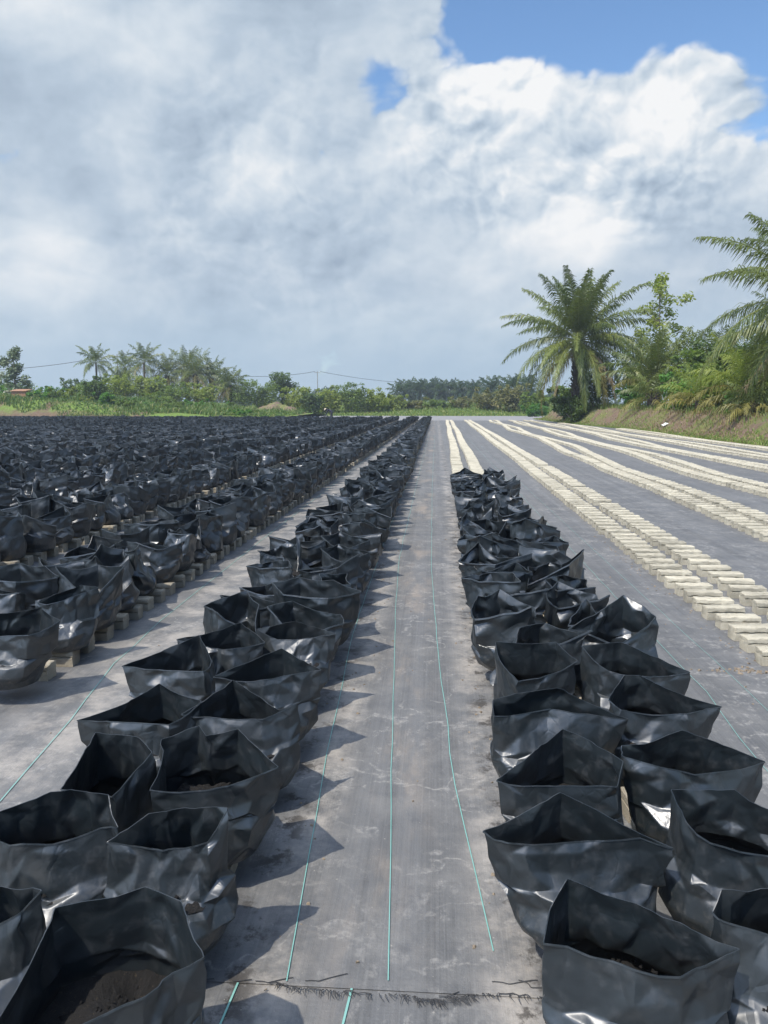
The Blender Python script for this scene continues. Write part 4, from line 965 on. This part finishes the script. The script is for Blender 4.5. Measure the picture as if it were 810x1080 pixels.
MID = [
 (-41.6, 93, 3.4, 2.9, M_LEAF_D, 'rounded dark bush standing out on the left grass bank'),
 (-46.5, 112, 6, 3.6, M_LEAF_Y, 'yellow-green bush below the coconut palms'),
 (-50.5, 112, 6, 3.0, M_LEAF_M, 'green bush left of the coconut palm trunks'),
 (-43.0, 114, 6, 3.4, M_LEAF_Y, 'yellow-green bush in front of the far palm clump'),
 (-38.5, 112, 6, 2.8, M_LEAF_M, 'green bush under the far palm clump'),
 (-35.0, 114, 5, 3.2, M_LEAF_Y, 'light bush at the right foot of the palm clump'),
 (-31.5, 122, 6, 5.0, M_LEAF_M, 'tall bush right of the far palm clump'),
 (-28.2, 124, 5.5, 5.4, M_LEAF_M, 'tall bush left of the dark round tree'),
 (-22.6, 125, 5.0, 5.0, M_LEAF_Y, 'yellow-green bush right of the dark round tree'),
 (-19.6, 122, 3.6, 4.0, M_LEAF_D, 'dark bush behind the bare earth patch'),
 (-17.6, 126, 5.0, 5.0, M_LEAF_Y, 'light green bush left of the worker'),
 (-14.0, 127, 5.5, 5.4, M_LEAF_M, 'large bush directly above the worker'),
 (-10.6, 128, 5.0, 4.6, M_LEAF_Y, 'light bush just right of the worker'),
 (-7.6, 132, 5.5, 3.6, M_LEAF_Y, 'sprawling yellow-green bush before the far ridge'),
 (-4.0, 134, 5.5, 2.6, M_LEAF_O, 'low olive bush in front of far palms, left end'),
 (0.5, 136, 6.0, 2.6, M_LEAF_M, 'low green bush in front of the far palms'),
 (4.5, 136, 5.0, 2.9, M_LEAF_O, 'olive bush at the middle of the far palms'),
 (8.6, 132, 5.5, 4.4, M_LEAF_O, 'dry olive bush under the right end of the far palms'),
 (12.2, 128, 5.5, 5.2, M_LEAF_O, 'tall thin-leaved olive shrub left of the big oil palm'),
 (16.0, 124, 6.0, 4.0, M_LEAF_M, 'green shrub seen behind the big oil palm fronds'),
 (14.0, 110, 4.0, 2.2, M_LEAF_B, 'bright low shrub at the left foot of the bank end'),
 (-57.0, 100, 6.0, 2.4, M_LEAF_B, 'bright green bush under the pale tree'),
 (-48.5, 96, 5.0, 1.6, M_LEAF_B, 'low bright bush right of the orange shed'),
 (-36.5, 100, 5.5, 1.7, M_LEAF_M, 'low green bush right of the rounded dark bush'),
 (-30.5, 104, 5.0, 1.5, M_LEAF_B, 'low bright bush on the bank below the tall bushes'),
 (-63.0, 112, 8.0, 3.0, M_LEAF_M, 'broad green bush behind the pale tree'),
 (-58.0, 125, 7.0, 3.6, M_LEAF_D, 'dark bush between the pale tree and coconut palm'),
]
for i, (x, y, w, h, mm, lb) in enumerate(MID):
    z = zl(x, y) if (x < -18 and y < 139) else (-0.035+1.25*float(sstep(119, 150, y)) if y > 118 else 0)
    bush('bush', (x, y, z-0.1), w*1.08, h*(0.82 if x > -34 else 1.0), mm, lb, 'bush', 'bushes along the far edge of the field', 500+i, leaf=0.42 if y > 108 else 0.30, n=900+int(90*w*h))
rgb = np.random.default_rng(66)
SPOT = ['at the far left edge', 'below the pale tree', 'right of the orange shed', 'left of the rounded dark bush', 'beside the rounded dark bush', 'right of the rounded dark bush', 'left of the far palm clump',
        'under the left end of the far palms', 'under the middle of the far palms', 'under the right end of the far palms', 'right of the far palm clump', 'left of the earth mound']
for i, x in enumerate(np.linspace(-53, -22, 24)):
    x = x+rgb.normal(0, 0.6); y = (85.5 if i % 2 else 91)+rgb.uniform(0, 4); k = int(rgb.choice([0, 2, 2, 1])); w = rgb.uniform(2.0, 4.2); h = rgb.uniform(0.6, 1.5)
    if abs(x/y+0.551) < 0.022: h = min(h, 0.6); y = max(y, 90.5)
    bush('weed_clump', (x, y, zl(x, y)-0.1), w, h, (M_LEAF_B, M_LEAF_M, M_LEAF_Y)[k], '%s weed clump %s' % (('bright green', 'mid green', 'yellow green')[k], SPOT[i//2]+(', nearer of two' if i % 2 else ', farther of two')), 'weeds', 'weed clumps along the left bank', 640+i, leaf=0.26, n=700+int(260*w*h), stems=False)
tree('round_tree', (-25.6, 128, 0.6), 7, 'dark round-headed tree above the bare earth patch', blob_clumps(rng, 34, 2.3, 2.0, 2.7, 4.2, 0.5), 0.95, 3200, 0.42, M_LEAF_D, seed=61, trunk_r=0.2)
# plantation palms on the far side, one by one, and the wood behind them as one mass
for i, (x, y, hz, L) in enumerate([(-9.6, 206, 4.6, 5.6), (-7.2, 212, 5.2, 6.0), (-4.4, 208, 5.0, 5.8), (-1.6, 214, 5.4, 6.0), (1.2, 209, 5.0, 5.6), (4.0, 212, 5.2, 6.0), (7.0, 207, 4.6, 5.6), (10.4, 205, 5.0, 5.8), (13.4, 186, 5.0, 5.8), (17.5, 178, 5.0, 5.8), (21.5, 186, 5.2, 5.8)]):
    palm('plantation_palm', (x, y, 0.8), hz-0.6, L*0.72, '%s round palm from the left in the far plantation line' % ordinal(i+1), seed=81+i, nf=26, nl=18, old=0, dry=0, e_range=(85, -30), droop=(0.5, 1.3), leaf=1.3, lw=0.22, trunk_r=0.35, group='plantation palms across the far side', mat=M_LEAF_FAR)
cl = []
rg = np.random.default_rng(91)
for x in np.arange(-260, 160, 3.2):
    top = 5.4+1.4*math.sin(x*0.05)+1.1*math.sin(x*0.13+1)+(3.2*math.exp(-((x+40)/16)**2))
    y = 300+rg.normal(0, 8)
    for z in np.arange(0.8, top, 1.5): cl.append((x+rg.normal(0, 1.6), y+rg.normal(0, 3), z+rg.normal(0, 0.5)))
V, F, T = leaves(cl, 1.9, 26000, 1.5, rg)
o = obj('far_woods', mesh('far_woods', V, F, M_LEAF_FAR, smooth=False, tint=T)); tag(o, 'hazy blue-green wood along the horizon', 'woods', kind='stuff')

# ------------------------------------------------------------------ grasses (uncountable)
def blades(P, h, w, rng, tint_lo=0.0, tint_hi=1.0):
    n = len(P); a = rng.uniform(0, 6.28, n); hh = h*rng.uniform(0.5, 1.25, n); ln = rng.normal(0, 0.35, (n, 2))*hh[:, None]
    s = np.stack([np.cos(a), np.sin(a), 0*a], 1)*w*0.5
    mid = P+np.stack([ln[:, 0]*0.35, ln[:, 1]*0.35, hh*0.6], 1); tip = P+np.stack([ln[:, 0], ln[:, 1], hh*0.95], 1)
    V = np.stack([P-s, P+s, mid+s*0.8, mid-s*0.8, tip+s*0.1, tip-s*0.1], 1).reshape(-1, 3); i = np.arange(n)*6
    F = np.concatenate([np.stack([i, i+1, i+2, i+3], 1), np.stack([i+3, i+2, i+4, i+5], 1)])
    return V, F, np.repeat(np.clip(rng.uniform(tint_lo, tint_hi, n), 0, 1), 6)
rg = np.random.default_rng(101)
# right bank: dry tufts on the slope, greener at foot and crest
n = 15000; Y = 26+rg.random(n)**1.25*64; X = 12.3-1.15*sstep(42, 74, Y)+rg.random(n)**0.8*4.2
Z = bank_r(X, Y); patch = vnoise(X*1.5, Y*0.8, 12)
keep = (patch > -0.15) | (X < 12.95-1.15*sstep(42, 74, Y)+0.3*np.sin(Y)) | (X > 14.0)
P = np.stack([X, Y, Z-0.01], 1)[keep]; V, F, T = blades(P, 0.14+0.10*(P[:, 0] > 14.0), 0.035, rg)
o = obj('dry_grass', mesh('dry_grass', V, F, M_GRASS_DRY, smooth=False, tint=T)); tag(o, 'dry grass tufts on the brown earth bank', 'grass', kind='stuff')
n = 16000; Y = 24+rg.random(n)**1.2*66; X = -1.15*sstep(42, 74, Y)+np.where(rg.random(n) < 0.6, 12.3+np.abs(rg.normal(0, 0.6, n)), 14.2+rg.random(n)*4)
P = np.stack([X, Y, bank_r(X, Y)-0.01], 1); V, F, T = blades(P, np.where(X < 13.6, 0.12, 0.40), 0.04, rg)
o = obj('grass', mesh('grass', V, F, M_GRASS, smooth=False, tint=T)); tag(o, 'green grass at the foot and crest of the right bank', 'grass', kind='stuff')
# left bank
n = 34000; X = -75+rg.random(n)*57; Y = 81.4+rg.random(n)**1.3*24
P = np.stack([X, Y, bank_l(X, Y)-0.02], 1); keep = vnoise(X, Y*1.4, 15)*0.7+0.45*(Y-83.4) > 0; P = P[keep]
hv = np.clip(0.45+0.22*vnoise(P[:, 0]*1.3, P[:, 1]*1.3, 19), 0.12, 1.0)
V, F, T = blades(P, hv*(1+0.06*np.clip(P[:, 1]-84, 0, 8)), 0.10, rg)
o = obj('grass', mesh('grass', V, F, M_TURF, smooth=False, tint=T)); tag(o, 'lush green grass covering the left bank', 'grass', kind='stuff')
n = 26000; X = -34+rg.random(n)*56; Y = 119+rg.random(n)**1.2*30
P = np.stack([X, Y, -0.035+1.25*sstep(119, 150, Y)], 1); V, F, T = blades(P, 0.25+0.035*(P[:, 1]-119), 0.14, rg)
o = obj('tall_grass', mesh('tall_grass', V, F, M_GRASS, smooth=False, tint=T)); tag(o, 'pale green tall grass beyond the far road', 'grass', kind='stuff')
# bare mound in the middle distance
def mound(X, Y):
    e = np.exp(-((X+24.6)/4.2)**4-((Y-119.5)/3.6)**2)
    return -0.05+e*(1.55+0.35*vnoise(X*1.6, Y*1.6, 6)+0.25*vnoise(X*5, Y*5, 9))
tag(sheet('earth_mound', np.linspace(-31, -18, 66), np.linspace(111.5, 128, 60), mound, M_BANK), label='bare tan earth bank below the dark round tree')

# ------------------------------------------------------------------ poles and wire
def pole(x, y, h, label):
    root = empty('utility_pole', (x, y, 0)); tag(root, label, 'utility pole')
    V, F = tube([(0, 0, -0.2), (0, 0, h)], [0.12, 0.08], 10); obj('post', mesh('post', V, F, M_POLE), root)
    V, F = tube([(-0.7, 0, h-0.35), (0.7, 0, h-0.35)], [0.06, 0.06], 6); a = obj('crossarm', mesh('crossarm', V, F, M_POLE), root)
    for dx in (-0.6, 0.6):
        V, F = tube([(dx, 0, h-0.32), (dx, 0, h-0.18), (dx, 0, h-0.12)], [0.05, 0.06, 0.03], 6); obj('insulator', mesh('insulator', V, F, M_WHITE), a)
pole(-54.3, 130, 10.2, 'thin grey utility pole rising above the coconut palms')
pole(-27.6, 180, 9.5, 'distant utility pole above the bushes left of centre')
def wire(a, b, sag, label):
    s = np.linspace(0, 1, 30); a, b = np.array(a, float), np.array(b, float)
    pts = a+(b-a)*s[:, None]; pts[:, 2] -= sag*4*s*(1-s)
    V, F = tube(pts, 0.045, 5); o = obj('overhead_wire', mesh('overhead_wire', V, F, M_WIRE)); tag(o, label, 'wire', 'overhead wires between the poles')
wire((-95, 112, 8.4), (-54.9, 130, 10.1), 2.2, 'overhead wire sagging from the left edge to the near pole')
wire((-53.7, 130, 10.1), (-28.2, 180, 9.4), 2.2, 'overhead wire running between the two utility poles')
wire((-27.0, 180, 9.4), (12, 230, 8.8), 1.6, 'overhead wire running right from the distant pole')

# ------------------------------------------------------------------ orange sheet shed, litter
root = empty('orange_shed', (-48.7, 88.4, zl(-48.7, 88.4)-0.65)); tag(root, 'rusty orange sheet-metal box half sunk in the left bank grass', 'shed')
def corrug(x0, x1, z0, z1, y, n=28):
    V, F = [], []
    for i in range(n+1):
        x = x0+(x1-x0)*i/n; yy = y+(0.03 if i % 2 else 0); V += [(x, yy, z0), (x, yy, z1)]
    for i in range(n): F.append([2*i, 2*i+2, 2*i+3, 2*i+1])
    return np.array(V), np.array(F)
ps = [corrug(-0.85, 0.85, -0.3, 1.75, -0.6), corrug(-0.85, 0.85, -0.3, 1.75, 0.6)]
for sx in (-0.87, 0.87): ps.append((np.array([(sx, -0.6, -0.3), (sx, 0.6, -0.3), (sx, 0.6, 1.75), (sx, -0.6, 1.75)]), np.array([[0, 1, 2, 3]])))
V, F, _ = join(ps); obj('wall', mesh('wall', V, F, M_RUST, smooth=False), root)
V = np.array([(-0.98, -0.75, 1.72), (0.98, -0.75, 1.72), (0.98, 0.75, 1.95), (-0.98, 0.75, 1.95), (-0.98, -0.75, 1.77), (0.98, -0.75, 1.77), (0.98, 0.75, 2.0), (-0.98, 0.75, 2.0)])
obj('roof', mesh('roof', V, [[0, 3, 2, 1], [4, 5, 6, 7], [0, 1, 5, 4], [1, 2, 6, 5], [2, 3, 7, 6], [3, 0, 4, 7]], M_RUST, smooth=False), root)
r2 = np.random.default_rng(3); xs = np.linspace(-0.19, 0.19, 9); ys = np.linspace(-0.11, 0.11, 6)
V = np.array([(x+r2.normal(0, .02), y+r2.normal(0, .02), 0.10*math.cos(x*5)*math.cos(y*8)+r2.normal(0.04, 0.022)) for y in ys for x in xs])
F = np.array([[j*9+i, j*9+i+1, (j+1)*9+i+1, (j+1)*9+i] for j in range(5) for i in range(8)])
o = obj('litter', mesh('litter', V, F, M_WHITE, smooth=False), loc=(13.15, 45.5, zr(13.15, 45.5)+0.05)); o.rotation_euler = (0.25, -0.3, 0.2)
tag(o, 'scrap of white plastic sack on the brown earth bank', 'litter')

# ------------------------------------------------------------------ the worker bending over the far bags
def skin_body(name, joints, edges, radii, mat, parent, sub=2):
    me = bpy.data.meshes.new(name); me.from_pydata(joints, edges, []); o = obj(name, me, parent)
    sk = o.modifiers.new('skin', 'SKIN'); sk.use_smooth_shade = True
    for i, r in enumerate(radii): me.skin_vertices[0].data[i].radius = (r, r)
    me.skin_vertices[0].data[0].use_root = True
    ss = o.modifiers.new('sub', 'SUBSURF'); ss.levels = sub; ss.render_levels = sub
    dg = bpy.context.evaluated_depsgraph_get(); ev = bpy.data.meshes.new_from_object(o.evaluated_get(dg)); o.modifiers.clear(); o.data = ev
    ev.name = name; ev.materials.clear(); ev.materials.append(mat)
    ev.polygons.foreach_set('use_smooth', np.ones(len(ev.polygons), bool))
    return o
pr = empty('person', (-10.9, 80.4, -0.015)); tag(pr, 'worker in dark clothes bending over the bags at the far end', 'person')
J = [(0, 0, .92), (-.18, 0, 1.05), (-.36, 0, 1.13), (-.47, 0, 1.12), (-.60, 0, 1.08),           # pelvis, waist, chest, neck, head
     (.03, -.12, .88), (-.06, -.14, .48), (.02, -.15, .07), (-.13, -.15, .035),
     (.03, .12, .88), (.04, .14, .48), (.14, .15, .07), (-.01, .15, .035),
     (-.38, -.20, 1.10), (-.46, -.23, .82), (-.60, -.18, .62), (-.66, -.16, .54),
     (-.38, .20, 1.10), (-.48, .23, .84), (-.60, .18, .66), (-.66, .16, .57)]
E_ = [(0, 1), (1, 2), (2, 3), (3, 4), (0, 5), (5, 6), (6, 7), (7, 8), (0, 9), (9, 10), (10, 11), (11, 12), (2, 13), (13, 14), (14, 15), (15, 16), (2, 17), (17, 18), (18, 19), (19, 20)]
RR = [.15, .14, .16, .065, .10, .10, .07, .05, .04, .10, .07, .05, .04, .07, .05, .038, .035, .07, .05, .038, .035]
skin_body('body', J, E_, RR, M_SHIRT, pr)
V = []; n = 16
for z, r in ((0, .20), (.02, .19), (.03, .12), (.09, .11), (.13, .07), (.14, .01)):
    for k in range(n): V.append((r*math.cos(6.2832*k/n), r*math.sin(6.2832*k/n), z))
h = obj('hat', mesh('hat', V, [[i*n+j, i*n+(j+1) % n, (i+1)*n+(j+1) % n, (i+1)*n+j] for i in range(5) for j in range(n)], M_HAT), pr); h.location = (-.64, 0, 1.13); h.rotation_euler = (0, -0.7, 0)
# ------------------------------------------------------------------ damp tropical air
hz = obj('haze', mesh('haze', [(-420, -60, -1.2), (320, -60, -1.2), (320, 420, -1.2), (-420, 420, -1.2), (-420, -60, 26), (320, -60, 26), (320, 420, 26), (-420, 420, 26)],
                      [[0, 3, 2, 1], [4, 5, 6, 7], [0, 1, 5, 4], [1, 2, 6, 5], [2, 3, 7, 6], [3, 0, 4, 7]], [], smooth=False))
m = bpy.data.materials.new('haze'); m.use_nodes = True; t = NT(m.node_tree); t.n.clear()
pv = t.node('ShaderNodeVolumePrincipled', ins={'Color': (0.82, 0.90, 1.0), 'Density': 0.0007, 'Anisotropy': 0.3})
t.l.new(pv.outputs[0], t.node('ShaderNodeOutputMaterial').inputs['Volume']); hz.data.materials.append(m)
tag(hz, 'thin pale haze in the air over the field', 'haze', kind='stuff')
